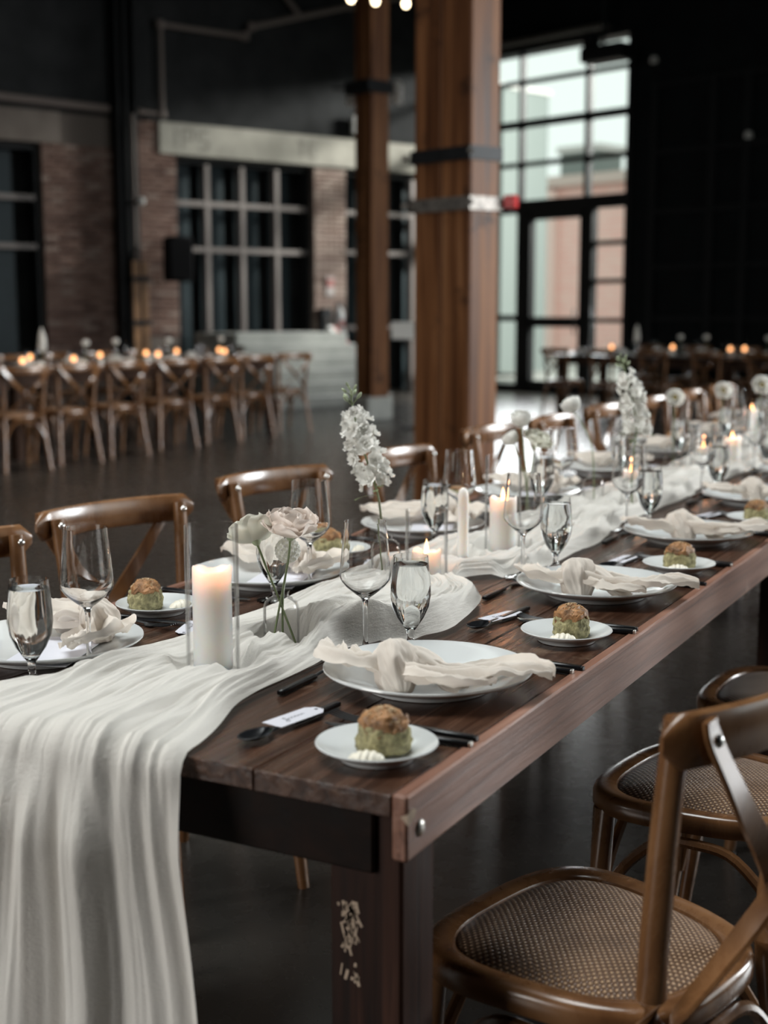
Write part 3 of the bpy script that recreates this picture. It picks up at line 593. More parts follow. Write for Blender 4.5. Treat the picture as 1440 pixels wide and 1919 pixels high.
# ================================================================== the set table
TW, TL = .92, 2.44
def make_table(y0, k):
    t = thing('farm_table', ['dark stained farm table with reddish side board, the nearest of the row', 'dark farm table joined behind the nearest one', 'dark farm table at the far end of the set row'][k], 'table', (0, y0, 0), 0, 'farm tables under the white runner')
    edges = [-.90, -.725, -.55, -.37, -.20, -.02]
    for a, b in zip(edges, edges[1:]):
        mb = MB(); w = b - a; ny = 24; hh = .026
        mb.bbox(((a + b) / 2, TL / 2, .747 + random.uniform(-.0006, .0006)), (w - .0010, TL - .003, hh), .0016); mb.build('plank', M['table'], t, False)
    for x0, x1, nm in ((-.02, 0, 'side_board'), (-.92, -.90, 'side_board')):
        mb = MB(); mb.bbox(((x0 + x1) / 2, TL / 2, .7235), (.0195, TL - .002, .077), .003); mb.build(nm, M['fascia'], t, False)
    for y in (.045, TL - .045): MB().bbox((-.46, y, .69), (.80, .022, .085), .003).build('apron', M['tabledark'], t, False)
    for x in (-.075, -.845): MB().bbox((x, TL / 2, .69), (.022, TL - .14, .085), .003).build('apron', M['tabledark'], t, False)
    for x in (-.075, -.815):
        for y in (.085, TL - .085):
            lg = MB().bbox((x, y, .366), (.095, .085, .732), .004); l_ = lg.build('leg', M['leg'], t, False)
            if k == 0 and x > -.1 and y < .2:
                mb = MB(); rr = random.Random(4)
                for q in range(70):
                    z = .60 - min(abs(rr.gauss(0, .040)), .09); mb.bbox((x - .022 + rr.gauss(0, .0065) + (.60 - z) * .05, y - .0428, z), (rr.uniform(.0012, .0042), .0012, rr.uniform(.004, .017)), .0004, Matrix.Rotation(rr.gauss(0, .35), 3, 'Y'))
                sc = mb.build('scraped_patch', M['bare'], l_, False); sc['label'] = 'bare scraped wood on the leg'
    if k == 0:
        mb = MB(); mb.lathe([(0, .004), (.004, .0037), (.0085, .002), (.010, 0), (.010, -.002)], 16); b_ = mb.build('bolt', M['bolt'], t); b_.location = (.0005, .032, .716); b_.rotation_euler = (0, PI / 2, 0)
        mb = MB(); mb.add([(.0006, -.0, .742), (.0012, .001, .728), (.0012, .016, .733), (.0012, .022, .7415), (.0008, .010, .746), (-.008, -.0005, .738)], [(0, 1, 2, 4), (4, 2, 3), (0, 5, 1)]); mb.build('splinter', M['bare'], t, False)
    return t
for k in range(3): make_table(k * TL, k)
SY = [.415, 1.112, 1.785, 2.49, 3.16, 3.83, 4.50, 5.17, 5.84, 6.5]; LYS = [.292, .925, 1.60, 2.27, 2.95, 3.62, 4.30, 4.98, 5.66, 6.3]
WR = [(-.339, .525), (-.345, 1.182), (-.345, 1.85)] + [(-.345, y + .05) for y in SY[3:]]; HR = [(-.289, .580), (-.318, 1.294), (-.322, 1.953)] + [(-.322, y + .14) for y in SY[3:]]
WL = [(-.662, y - .03) for y in LYS]; HL = [(-.672, y - .14) for y in LYS]
CND = [(-.480, .321), (-.504, 1.075), (-.474, 1.385), (-.540, 2.50), (-.50, 3.15), (-.47, 3.42), (-.58, 4.2), (-.45, 5.2), (-.52, 6.1)]
VAS = [(-.472, .494), (-.573, 1.038), (-.628, 1.915), (-.552, 2.20), (-.426, 2.141), (-.59, 3.11), (-.55, 3.59), (-.40, 3.46), (-.52, 4.7), (-.42, 5.6), (-.509, 1.257)]
HOLD = [(x, y, .036) for x, y in WR + HR + WL + HL] + [(x, y, .043) for x, y in CND] + [(x, y, .030) for x, y in VAS]   # things that press the gauze flat
# ------- gauze runner
def smoothnoise(n, sc, seed, lo=-1, hi=1):
    r = np.random.default_rng(seed); k = max(4, int(n / sc) + 3); p = r.uniform(lo, hi, k); x = np.linspace(0, k - 1.001, n); i = x.astype(int); f = x - i; f = f * f * (3 - 2 * f); return p[i] * (1 - f) + p[np.minimum(i + 1, k - 1)] * f
def make_runner():
    HANG = .62; R0 = .022
    # arclength coordinate u: negative hangs over the near end
    us = np.concatenate([np.arange(-HANG, 0, .010), np.arange(0, 2.3, .008), np.arange(2.3, 4, .016), np.arange(4, 7.25, .03)])
    nx = 190; p = np.linspace(0, 1, nx)
    ry = [0, .08, .17, .30, .42, .49, .535, .600, .68, .78, .90, .965, 1.02, 1.10, 1.18, 1.30, 1.56, 1.75, 1.93, 2.3, 2.7, 3.2, 4, 5, 6, 7.3]
    rx = [-.290, -.315, -.348, -.352, -.362, -.382, -.385, -.305, -.268, -.288, -.318, -.345, -.42, -.438, -.345, -.336, -.330, -.36, -.375, -.36, -.38, -.35, -.37, -.36, -.37, -.36]
    ly = [0, .1, .33, .5, .66, 1.0, 1.3, 1.55, 2.0, 2.5, 3.2, 4, 5, 6, 7.3]
    lx = [-.70, -.660, -.635, -.635, -.640, -.645, -.63, -.635, -.625, -.64, -.63, -.64, -.63, -.64, -.63]
    U, Pg = np.meshgrid(us, p, indexing='ij'); u0 = np.maximum(us, 0)
    k9 = np.ones(9) / 9
    def sm(a): return np.convolve(np.pad(a, 4, mode='edge'), k9, mode='valid')
    xr = sm(np.interp(u0, ry, rx)); xl = sm(np.interp(u0, ly, lx))
    h = np.maximum(-us, 0)
    xr = xr + .13 * h + .004 * np.sin(us * 16); xl = xl - .15 * h
    # folds: bunched gauze, anisotropic ridged noise that drifts along the length
    X = xl[:, None] + (xr - xl)[:, None] * Pg
    env = np.clip(np.minimum(Pg, 1 - Pg) * 12, 0, 1)
    tab = np.random.default_rng(5).uniform(0, 1, (256, 256))
    def vn(a, c):
        i = np.floor(a).astype(int); j = np.floor(c).astype(int); f = a - i; g = c - j; f = f * f * (3 - 2 * f); g = g * g * (3 - 2 * g)
        t = lambda q, w: tab[q % 256, w % 256]
        return (t(i, j) * (1 - f) + t(i + 1, j) * f) * (1 - g) + (t(i, j + 1) * (1 - f) + t(i + 1, j + 1) * f) * g
    rid = lambda a, c, e=1.0: (1 - np.abs(2 * vn(a, c) - 1)) ** e
    c_ = Pg * .40 + .05 * (vn(Pg * 3 + 7, U * 2.1) - .5) + .10 * (vn(Pg * 1.2 + 3, U * .9 + 9) - .5)
    c_ = c_ + .055 * (vn(Pg * 5 + 31, U * 4.4 + 2) - .5)
    big = rid(c_ * 15, U * 1.9 + 3, 1.0) * .30 + vn(c_ * 26 + 40, U * 2.6) * .70
    mid = rid(c_ * 42 + 11, U * 3.0 + 5, 1.5); sml = rid(c_ * 95 + 21, U * 6 + 2, 1.3); tiny = vn(c_ * 230, U * 16)
    amp_ = .5 + 1.2 * vn(Pg * 4 + 50, U * 5)
    top = .0025 + (.0200 * big + (.0085 * mid + .0052 * sml) * amp_ + .0016 * tiny + .0030 * rid(c_ * 150, U * 11, 1.2) * amp_) * (.25 + .75 * env)
    bun = np.exp(-((Pg - .93) / .055) ** 2) * (.009 + .020 * np.exp(-((U - .78) / .2) ** 2)) * (.6 + .7 * vn(U * 9, Pg * 3)); top += bun * np.clip(U * 6, 0, 1)
    # cross wrinkles where the cloth is gathered, y .5-.6 and beyond the bend
    crs = 1.4 * np.exp(-((U - .58) / .17) ** 2) * np.clip((Pg - .30) * 3, 0, 1) + .55 * np.clip((U - .85) / .3, 0, 1) * vn(Pg * 2, U * 2.5)
    top += crs * (.021 * rid(U * 13 + Pg * 2.5 + 2 * vn(Pg * 4, U * 4), Pg * 5, 1.4) + .009 * rid(U * 31 + Pg * 6 + vn(Pg * 9, U * 9), Pg * 9)) * env
    hh_ = np.clip(-U, 0, 9); pc = Pg + .025 * (vn(Pg * 4, hh_ * 3) - .5) + .05 * hh_ * (vn(Pg * 5 + 9, hh_ * .8) - .5)
    pleat = .072 * vn(pc * 11 + .4, hh_ * .8 + 1) + .020 * vn(pc * 25 + 3, hh_ * 1.3 + 4) + .007 * rid(pc * 24, hh_ * 1.4, 1.0) + .0030 * rid(pc * 61, hh_ * 3, 1.2) * vn(pc * 7, hh_ * 5 + 3) + .0010 * vn(pc * 150, hh_ * 9)
    fl_ = np.ones_like(X)
    for hx, hy, hr in HOLD: fl_ = np.minimum(fl_, np.clip((np.hypot(X - hx, U + .012 - hy) - hr) / .028, 0, 1))
    fl_ = fl_ * fl_ * (3 - 2 * fl_); top = .0025 + (top - .0025) * fl_
    flat = U >= 0; ang = np.clip((-U) / R0, 0, PI / 2)
    Ybend = .012 - np.sin(ang) * R0 - np.maximum(-U - R0 * PI / 2, 0) * .03
    Zbend = .762 - R0 * (1 - np.cos(ang)) - np.maximum(-U - R0 * PI / 2, 0) * .999
    bl = np.clip(-U / .14, 0, 1); bl = bl * bl * (3 - 2 * bl)
    out = top * (1 - bl) + (pleat * (.8 + .5 * hh_) + .003) * bl
    ny_, nz_ = -np.sin(ang), np.cos(ang)
    Y = np.where(flat, U + .012, Ybend + ny_ * out); Z = np.where(flat, .7605 + top, Zbend + nz_ * out)
    lat = (vn(pc * 9 + 60, hh_ * 2) - .5) * 6 * bl
    Xo = X + (lat * .004) * env * bl
    Pt = np.stack([Xo, Y, Z], -1)
    mb = MB(); mb.grid(Pt); o = mb.build('table_runner', M['runner'], None, 'all')
    tag(o, 'long white gauze runner bunched down the table and hanging over its near end', 'runner'); return Pt
RUN = make_runner()
def zc(x, y, k=0):
    "height something stands at: on the pressed gauze or on the bare planks"
    d = (RUN[..., 0] - x) ** 2 + (RUN[..., 1] - y) ** 2; i = np.argmin(d); return ZT + (.0032 if d.flat[i] < .0004 else 0)
ZT = .7605

# ================================================================== tableware prototypes
def plate_top(r): return .010 if r < .085 else (.010 + (r - .085) / .063 * .017)
def lathe_part(prof, name, mt, parent, n=32): return MB().lathe(prof, n).build(name, mt, parent)
def make_plate(label, loc, big=True):
    t = tag(obj('dinner_plate' if big else 'bread_plate', None, None, loc), label, 'plate')
    if big: prof = [(0, .004), (.083, .004), (.084, 0), (.092, 0), (.095, .006), (.12, .013), (.146, .023), (.1485, .0255), (.148, .0275), (.145, .0275), (.12, .0195), (.095, .0125), (.085, .010), (0, .010)]
    else: prof = [(0, .003), (.040, .003), (.041, 0), (.046, 0), (.048, .004), (.060, .010), (.0725, .0165), (.0735, .018), (.0725, .0192), (.060, .0125), (.047, .0072), (.04, .006), (0, .006)]
    lathe_part(prof, 'dish', M['porcelain'], t, 64 if big else 48); return t
def glass_shell(outer, th):
    "outer profile bottom->rim ; returns closed wall profile"
    return outer
def make_wine(label, loc):
    t = tag(obj('wine_glass', None, None, loc), label, 'wine glass')
    outer = [(0, .0), (.034, 0), (.0355, .0012), (.033, .003), (.014, .0062), (.0055, .0115), (.0037, .022), (.0034, .060), (.0042, .080), (.0075, .0885), (.0160, .0945), (.0300, .1060), (.0375, .1155), (.0392, .1225), (.0388, .132), (.0365, .160), (.0335, .190), (.0322, .2065)]
    inner = [(.0315, .2065), (.0328, .190), (.0358, .160), (.0381, .132), (.0384, .1225), (.0366, .1165), (.0292, .1075), (.015, .0968), (.006, .0925), (0, .0918)]
    lathe_part(outer + inner, 'bowl', M['glass'], t, 40); return t
def make_water(label, loc, fill=True):
    t = tag(obj('water_glass', None, None, loc), label, 'water glass')
    outer = [(0, 0), (.031, 0), (.0322, .0012), (.029, .003), (.012, .0065), (.006, .012), (.0052, .020), (.0062, .030), (.011, .0365), (.0215, .052), (.0292, .070), (.0318, .088), (.0314, .104), (.0294, .126), (.0272, .1485)]
    inner = [(.0264, .1485), (.0285, .126), (.0305, .104), (.0308, .088), (.0283, .0708), (.0205, .0535), (.011, .0420), (.004, .0385), (0, .038)]
    lathe_part(outer + inner, 'bowl', M['glass'], t, 40)
    if fill: lathe_part([(0, .0378), (.0042, .0383), (.0112, .0418), (.0207, .0533), (.0285, .0706), (.0310, .088), (.0307, .104), (.0287, .126), (.0279, .136), (.0265, .1355), (0, .1353)], 'water', M['water'], t, 40)
    return t
def make_candle(label, loc, tall, lit=True, power=.5):
    t = tag(obj('candle_cylinder' , None, None, loc), ('tall ' if tall else 'short ') + label, 'glass cylinder'); H = .216 if tall else .138; r = .0390 if tall else .042
    lathe_part([(0, 0), (r - .001, 0), (r, .001), (r, H - .001), (r - .001, H), (r - .0018, H - .001), (r - .0018, .004), (0, .0035)], 'cylinder', M['thin'], t, 40)
    return t
def make_wax(label, loc, h, power, flame=True, r=.0285):
    t = tag(obj('pillar_candle', None, None, loc), label, 'candle'); mb = MB(); n = 32; rw = r - .0045; prof = [(0, 0), (r - .001, 0), (r, .002), (r, h * .3), (r, h * .6), (r, h - .012), (r, h - .003), (r - .0018, h), (rw, h - .001), (rw - .003, h - .008), (rw - .005, h - .018), (rw - .009, h - .024), (0, h - .025)]
    mb.lathe(prof, n); rr = random.Random(int(loc[1] * 100)); ph = rr.uniform(0, 6)
    mb.v = [(x, y, z + (.0035 * math.sin(2 * math.atan2(y, x) + ph) + .0015 * math.sin(5 * math.atan2(y, x))) * max(0, (z - h + .03) / .03)) if z > h - .03 else (x, y, z) for x, y, z in mb.v]
    mb.build('wax', M['wax'], t); mb = MB(); mb.sweep([(0, 0, h - .026), (.001, 0, h - .014)], .0012, n=6); mb.build('wick', M['wick'], t)
    fh = h - .014
    if flame:
        mb = MB(); mb.lathe([(0, 0), (.003, .003), (.0052, .010), (.0045, .019), (.0022, .029), (0, .037)], 12, (0, 0, fh)); mb.build('flame', M['flame'], t)
    if power:
        l = bpy.data.lights.new('candle_light', 'POINT'); l.energy = power; l.color = (1, .42, .20); l.shadow_soft_size = .005; lo = bpy.data.objects.new('candle_light', l); COL.objects.link(lo); lo.parent = t; lo.location = (0, 0, h - .006 if not flame else fh + .048)
    return t
def make_vase(label, loc):
    t = tag(obj('bud_vase', None, None, loc), label, 'vase'); r = .0285
    lathe_part([(0, 0), (r - .002, 0), (r, .002), (r, .062), (r - .003, .071), (r - .010, .077), (.0135, .0795), (.0122, .083), (.0138, .0885), (.0126, .0885), (.0108, .083), (.012, .0782), (r - .0108, .0757), (r - .0045, .070), (r - .0016, .062), (r - .0016, .004), (0, .0035)], 'bottle', M['thin'], t, 36)
    lathe_part([(0, .0033), (r - .0017, .0038), (r - .0014, .045), (0, .0445)], 'water', M['water'], t, 36) if False else None
    return t
# cutlery, axis +X, handle end at +X, lying at z 0
def make_cutlery(kind, label, loc, rotz):
    t = tag(obj(kind, None, None, loc, rotz), label, kind.replace('_', ' ')); mt = M['silver'] if kind == 'butter_knife' else M['black']  # silver on the butter knife is a highlight on black metal put into colour
    MB().bbox((.055, 0, .0045), (.095, .011 if kind != 'butter_knife' else .007, .0075), .0022).build('handle', mt, t)
    MB().bbox((.103, 0, .0045), (.004, .0095, .0065), .001).build('end_cap', M['bolt'] if kind == 'knife' else mt, t)
    if kind in ('knife', 'butter_knife'):
        mb = MB(); L_ = .105 if kind == 'knife' else .06; ps = []
        for k in range(9):
            q = k / 8; w = (.0075 + .0015 * math.sin(q * PI)) * (1 if q < .8 else math.sqrt(max(.02, 1 - ((q - .8) / .2) ** 2))); ps.append((.008 - q * L_, w))
        mb.sweep([(x, 0, .004) for x, w in ps], [w for x, w in ps], [.0009] * 9, n=8); mb.build('blade', mt, t)
    elif kind == 'fork':
        MB().sweep(bez([(.008, 0, .0045), (-.02, 0, .006), (-.045, 0, .004)], 4), [.004] * 9, [.0016] * 9, n=8).build('neck', mt, t)
        mb = MB(); mb.sweep(bez([(-.043, 0, .004), (-.052, 0, .0025), (-.064, 0, .003)], 4), [.004, .006, .008, .0095, .0105, .011, .011, .011, .011], .0012, n=8); mb.build('head', mt, t)
        for k in range(4):
            y = (k - 1.5) * .0058; MB().sweep(bez([(-.062, y, .003), (-.085, y, .0045), (-.105, y, .009)], 4), [.0017] * 7 + [.0013, .0007], [.0011] * 9, n=6).build('tine', mt, t)
    else:
        MB().sweep(bez([(.008, 0, .0045), (-.02, 0, .006), (-.045, 0, .004)], 4), [.0042] * 9, [.0016] * 9, n=8).build('neck', mt, t)
        P_ = np.zeros((11, 13, 3))
        for i in range(11):
            for j in range(13):
                a = j / 12 * 2 * PI; r = i / 10; P_[i, j] = (-.068 + .030 * r * math.cos(a), .0175 * r * math.sin(a) * (1 - .12 * math.cos(a)), .002 + .0075 * r ** 2.2)
        q = MB().grid(P_).build('bowl', mt, t, 'all'); md = q.modifiers.new('s', 'SOLIDIFY'); md.thickness = .001
    return t
def make_tag(label, loc, rotz, seed=0):
    t = tag(obj('name_tag', None, None, loc, rotz), label, 'name tag')
    mb = MB(); c = .012; w, h, z = .046, .0165, .0008
    ol = [(-w, -h), (w - c, -h), (w, -h + c * .8), (w, h - c * .8), (w - c, h), (-w, h)]
    n = len(ol); mb.add([(x, y, 0) for x, y in ol] + [(x, y, z) for x, y in ol], [tuple(range(n))[::-1], tuple(range(n, 2 * n))] + [(i, (i + 1) % n, n + (i + 1) % n, n + i) for i in range(n)]); mb.build('card', M['paper'], t, False)
    mb = MB(); mb.lathe([(0, .0004), (.0026, .0003), (.0027, 0)], 12, (w - .007, 0, z)); mb.build('hole', M['ink'], t)
    mb = MB(); rr = random.Random(seed); x = -.019
    pts = [(x + .004, .004, 0), (x + .001, .0075, 0), (x - .001, .003, 0), (x + .001, -.004, 0), (x - .002, -.0085, 0), (x - .005, -.005, 0), (x + .002, -.001, 0)]
    for k in range(5):
        a = x + .004 + k * .0062; hh = rr.uniform(.0016, .0032); pts += [(a, -.0012, 0), (a + .002, hh, 0), (a + .0038, .0006, 0), (a + .0045, -.0014, 0)]
    mb.sweep([(p_[0], p_[1], z + .0002) for p_ in bez(pts, 4)], .0004, .0002, n=4); mb.build('handwriting', M['ink'], t); return t
def make_roll(label, loc, rotz, s=1.0):
    t = tag(obj('seeded_roll', None, None, loc, rotz), label, 'bread roll'); rr = random.Random(int(loc[1] * 77) + 3)
    def warp(p, a, sc): q = Vector(p) * sc + Vector(loc) * 9; d = noise.noise(q * 1.7) * a * .55 + noise.noise(q * 4.1) * a * .35; v = Vector(p); n = Vector((v.x, v.y, (v.z - .02) * .6)).normalized(); return tuple(v + n * d)
    def bread(prof, nm, mt, a, n=36):
        fine = []
        for (r0, z0), (r1, z1) in zip(prof, prof[1:]):
            for k in range(4): fine.append((lerp(r0, r1, k / 4), lerp(z0, z1, k / 4)))
        fine.append(prof[-1]); mb = MB().lathe(fine, n); mb.v = [warp((x * 1.06, y * .96, z), a, 55) if abs(x) + abs(y) > 1e-5 else (x, y, z) for x, y, z in mb.v]; return mb.build(nm, mt, t, 'all')
    bread([(0, 0), (.026, 0), (.0305, .004), (.0312, .014), (.0300, .024), (.0275, .033), (.02, .039), (0, .041)], 'crumb', M['crumb'], .0065, 48)
    c = bread([(0, .030), (.020, .0295), (.0282, .0280), (.0287, .0325), (.0262, .0400), (.0205, .0465), (.0115, .0510), (0, .0525)], 'crust', M['crust'], .0060, 48)
    for v in c.data.vertices:
        if v.co.z < .038: v.co.z += .006 * math.sin(2 * math.atan2(v.co.y, v.co.x) + loc[1] * 9) + .0035 * math.sin(5 * math.atan2(v.co.y, v.co.x)) + .002 * math.sin(11 * math.atan2(v.co.y, v.co.x))
    mb = MB()
    for k in range(150):
        a = rr.uniform(0, 2 * PI); q = math.sqrt(rr.random()); r = .0255 * q; z = .0535 - .0145 * q ** 2.2
        p = Vector((r * math.cos(a) * 1.06, r * math.sin(a) * .96, z)); d = .0016
        R3 = Matrix.Rotation(rr.uniform(0, 6), 3, 'Z') @ Matrix.Rotation(rr.uniform(-.4, .4) + q * .5 * 0, 3, 'X'); mb.box(p, (rr.uniform(.0020, .0036), .0017, .0013), R3)
    s_ = mb.build('seeds', M['seed'], c, False); s_['kind'] = 'stuff'; return t
def make_butter(label, loc, rotz):
    t = tag(obj('butter_swirl', None, None, loc, rotz), label, 'butter'); P_ = []
    for i in range(41):
        u = i / 40; row = []
        for j in range(17):
            a = j / 16 * PI; env = math.sin(PI * min(1, max(0, u))) ** .45; r = (.0095 + .0022 * abs(math.sin(u * PI * 5))) * env
            row.append(((u - .5) * .042 + .003 * math.sin(a), r * 1.15 * math.cos(a), r * 1.0 * math.sin(a)))
        P_.append(row)
    MB().grid(P_).build('swirl', M['butter'], t, 'all'); return t
# ---- cloth napkins
def fold_strip(path, widths, amp, seed, nz=lambda x, y: 0.0, nt_=34, folds=3.0):
    pts = bez(path, 10); n = len(pts); r = random.Random(seed); ph = [r.uniform(0, 6) for _ in range(5)]; P_ = []
    ws = np.interp(np.linspace(0, 1, n), np.linspace(0, 1, len(widths)), widths)
    for i, p in enumerate(pts):
        t = (pts[min(i + 1, n - 1)] - pts[max(i - 1, 0)]); t.z = 0; t.normalize(); s = Vector((-t.y, t.x, 0)); row = []; u = i / (n - 1)
        for j in range(nt_):
            v = -1 + 2 * j / (nt_ - 1); q = p + s * v * ws[i] * (1 + .10 * math.sin(u * 9 + ph[0] + v))
            w = abs(math.sin(folds * v * 1.57 + ph[1] + u * 2.0 * math.sin(ph[2]))); hgt = amp * ((1 - w) ** .9 + .35 * abs(math.sin(folds * 2.3 * v + ph[3] + u * 4)))
            hgt *= (1 - .55 * u); e = noise.noise(Vector((q.x * 40, q.y * 40, seed))) * .005 + (1 - abs(noise.noise(Vector((v * 4 + seed, u * 3.5, 1)))) * 2) * amp * .22 + (1 - abs(noise.noise(Vector((q.x * 95, q.y * 95, seed + 7)))) * 2) * .0016
            row.append((q.x, q.y, q.z + nz(q.x, q.y) + hgt + max(e, -.002)))
        P_.append(row)
    return np.array(P_)
def make_napkin(label, loc, rotz, seed, tidy=0):
    t = tag(obj('knotted_napkin', None, None, loc, rotz), label, 'napkin'); r = random.Random(seed); j = lambda a: r.uniform(-a, a)
    nz = lambda x, y: plate_top(min(math.hypot(x, y), .15)) + .002 + (.0 if math.hypot(x, y) < .15 else -.15 * (math.hypot(x, y) - .15))
    K = Vector((-.005 + j(.01), -.078 + j(.012), .0))
    mb = MB(); mb.grid(fold_strip([K + Vector((.01, .0, .014)), (.045 + j(.01), -.060, .008), (.10, -.025 + j(.012), .005), (.150, .000, .004), (.185 + j(.01), .012 + j(.01), .004)], [.022, .044, .062, .042, .010], .023, seed, nz, 46, 3.2)); mb.build('tail', M['napkin'], t, 'all')
    mb = MB(); mb.grid(fold_strip([K + Vector((.005, .01, .016)), (.050, -.075 + j(.01), .010), (.095, -.085, .004), (.125, -.066 + j(.01), .003)], [.018, .032, .036, .018], .019, seed + 5, nz, 36, 2.4)); mb.build('tail', M['napkin'], t, 'all')
    mb = MB(); mb.grid(fold_strip([K + Vector((-.01, .005, .012)), (-.055, -.075, .010), (-.095, -.052 + j(.01), .010), (-.125 + j(.01), -.005, .006)], [.024, .046, .056, .022], .026, seed + 9, nz, 40, 2.6)); mb.build('tail', M['napkin'], t, 'all')
    # the knot: a gathered bulb, its folds running down to a pinched end, and a soft band pulled over behind it
    P_ = []; ax = Vector((.34 + j(.15), -.42 + j(.1), -.84)).normalized(); e1 = ax.cross(Vector((0, 1, .2))).normalized(); e2 = e1.cross(ax)
    for i in range(37):
        q = PI * i / 36; row = []
        for k in range(97):
            a = 2 * PI * k / 96; tw = a + .5 * math.cos(q) + seed; rd = math.sin(q) ** .72 * (1 - .22 * math.cos(q) * -1 * .5) * (1.06 + .08 * math.sin(3 * tw + 1.6 * math.sin(q)) - .17 * abs(math.sin(3.5 * tw + 1.4 * q + .6 * math.sin(2 * q + seed))) ** .7 - .06 * abs(math.sin(9 * tw + 2.5 * q)) + .09 * noise.noise(Vector((math.cos(a) * 3, math.sin(a) * 3, q * 3 + seed)))) * (1 + .16 * noise.noise(Vector((math.cos(a) * 1.3, math.sin(a) * 1.3, q * 1.2 + seed))))
            v = K + UP * .040 + ax * (-.041 * math.cos(q)) + e1 * (.034 * rd * math.cos(a)) + e2 * (.031 * rd * math.sin(a)); row.append((v.x, v.y, max(v.z, .011)))
        P_.append(row)
    mb = MB(); mb.grid(P_); mb.build('knot', M['napkin'], t, 'all')
    pts = bez([K + Vector((-.008, .018, .050)), K + Vector((.014, .032, .053)), K + Vector((.036, .038, .042)), K + Vector((.058, .036, .024)), K + Vector((.084, .032, .010))], 8); n = len(pts); P_ = []
    for i, p in enumerate(pts):
        row = []; tv = (pts[min(i + 1, n - 1)] - pts[max(i - 1, 0)]).normalized(); sd = Vector((-.35, .8, .35)).cross(tv).normalized(); sd = tv.cross(sd).normalized(); up_ = sd.cross(tv); w_ = .022 * (.45 + .55 * math.sin(PI * (.15 + .7 * i / n))); fl_ = min(1, i / 3 + .12)
        for k in range(31):
            a = 2 * PI * k / 30; rd = 1 + .10 * math.sin(4 * a + seed) - .16 * abs(math.sin(3.5 * a + seed + i * .05)) + .14 * noise.noise(Vector((math.cos(a) * 2, math.sin(a) * 2, i * .15 + seed))); v = p + sd * (w_ * rd * math.cos(a) * fl_) + up_ * (.010 * rd * math.sin(a) * fl_); row.append((v.x, v.y, max(v.z, .012)))
        P_.append(row)
    mb = MB(); mb.grid(P_); mb.build('loop', M['napkin'], t, 'all'); return t
# ---- right-hand settings
def ordn(i): return ORD[min(i, len(ORD) - 1)]
plateR = breadR = None; GP = 'dinner plates on the set table'; GB = 'bread plates on the set table'
protoN = []; WINE = make_wine('empty wine glass behind the nearest right-hand plate', (-.339, .525, zc(-.339, .525))); WATER = make_water('full water goblet behind the nearest right-hand plate', (-.289, .580, zc(-.289, .580)))
WINE['group'] = 'wine glasses on the set table'; WATER['group'] = 'water goblets on the set table'
PLATE = make_plate('white dinner plate under a knotted napkin, nearest on the right', (-.178, SY[0], ZT)); PLATE['group'] = GP
BREAD = make_plate('small white bread plate nearest on the right edge', (-.095, .108, ZT), False); BREAD['group'] = GB
CUT = {}
def cut(kind, label, x, y, rz, z=ZT):
    if kind not in CUT: CUT[kind] = make_cutlery(kind, label, (x, y, z), rz); CUT[kind]['group'] = 'black cutlery on the set table'; return CUT[kind]
    return dup(CUT[kind], (x, y, z), rz, label)
TAGP = ROLLP = BUTP = None
NAP = []
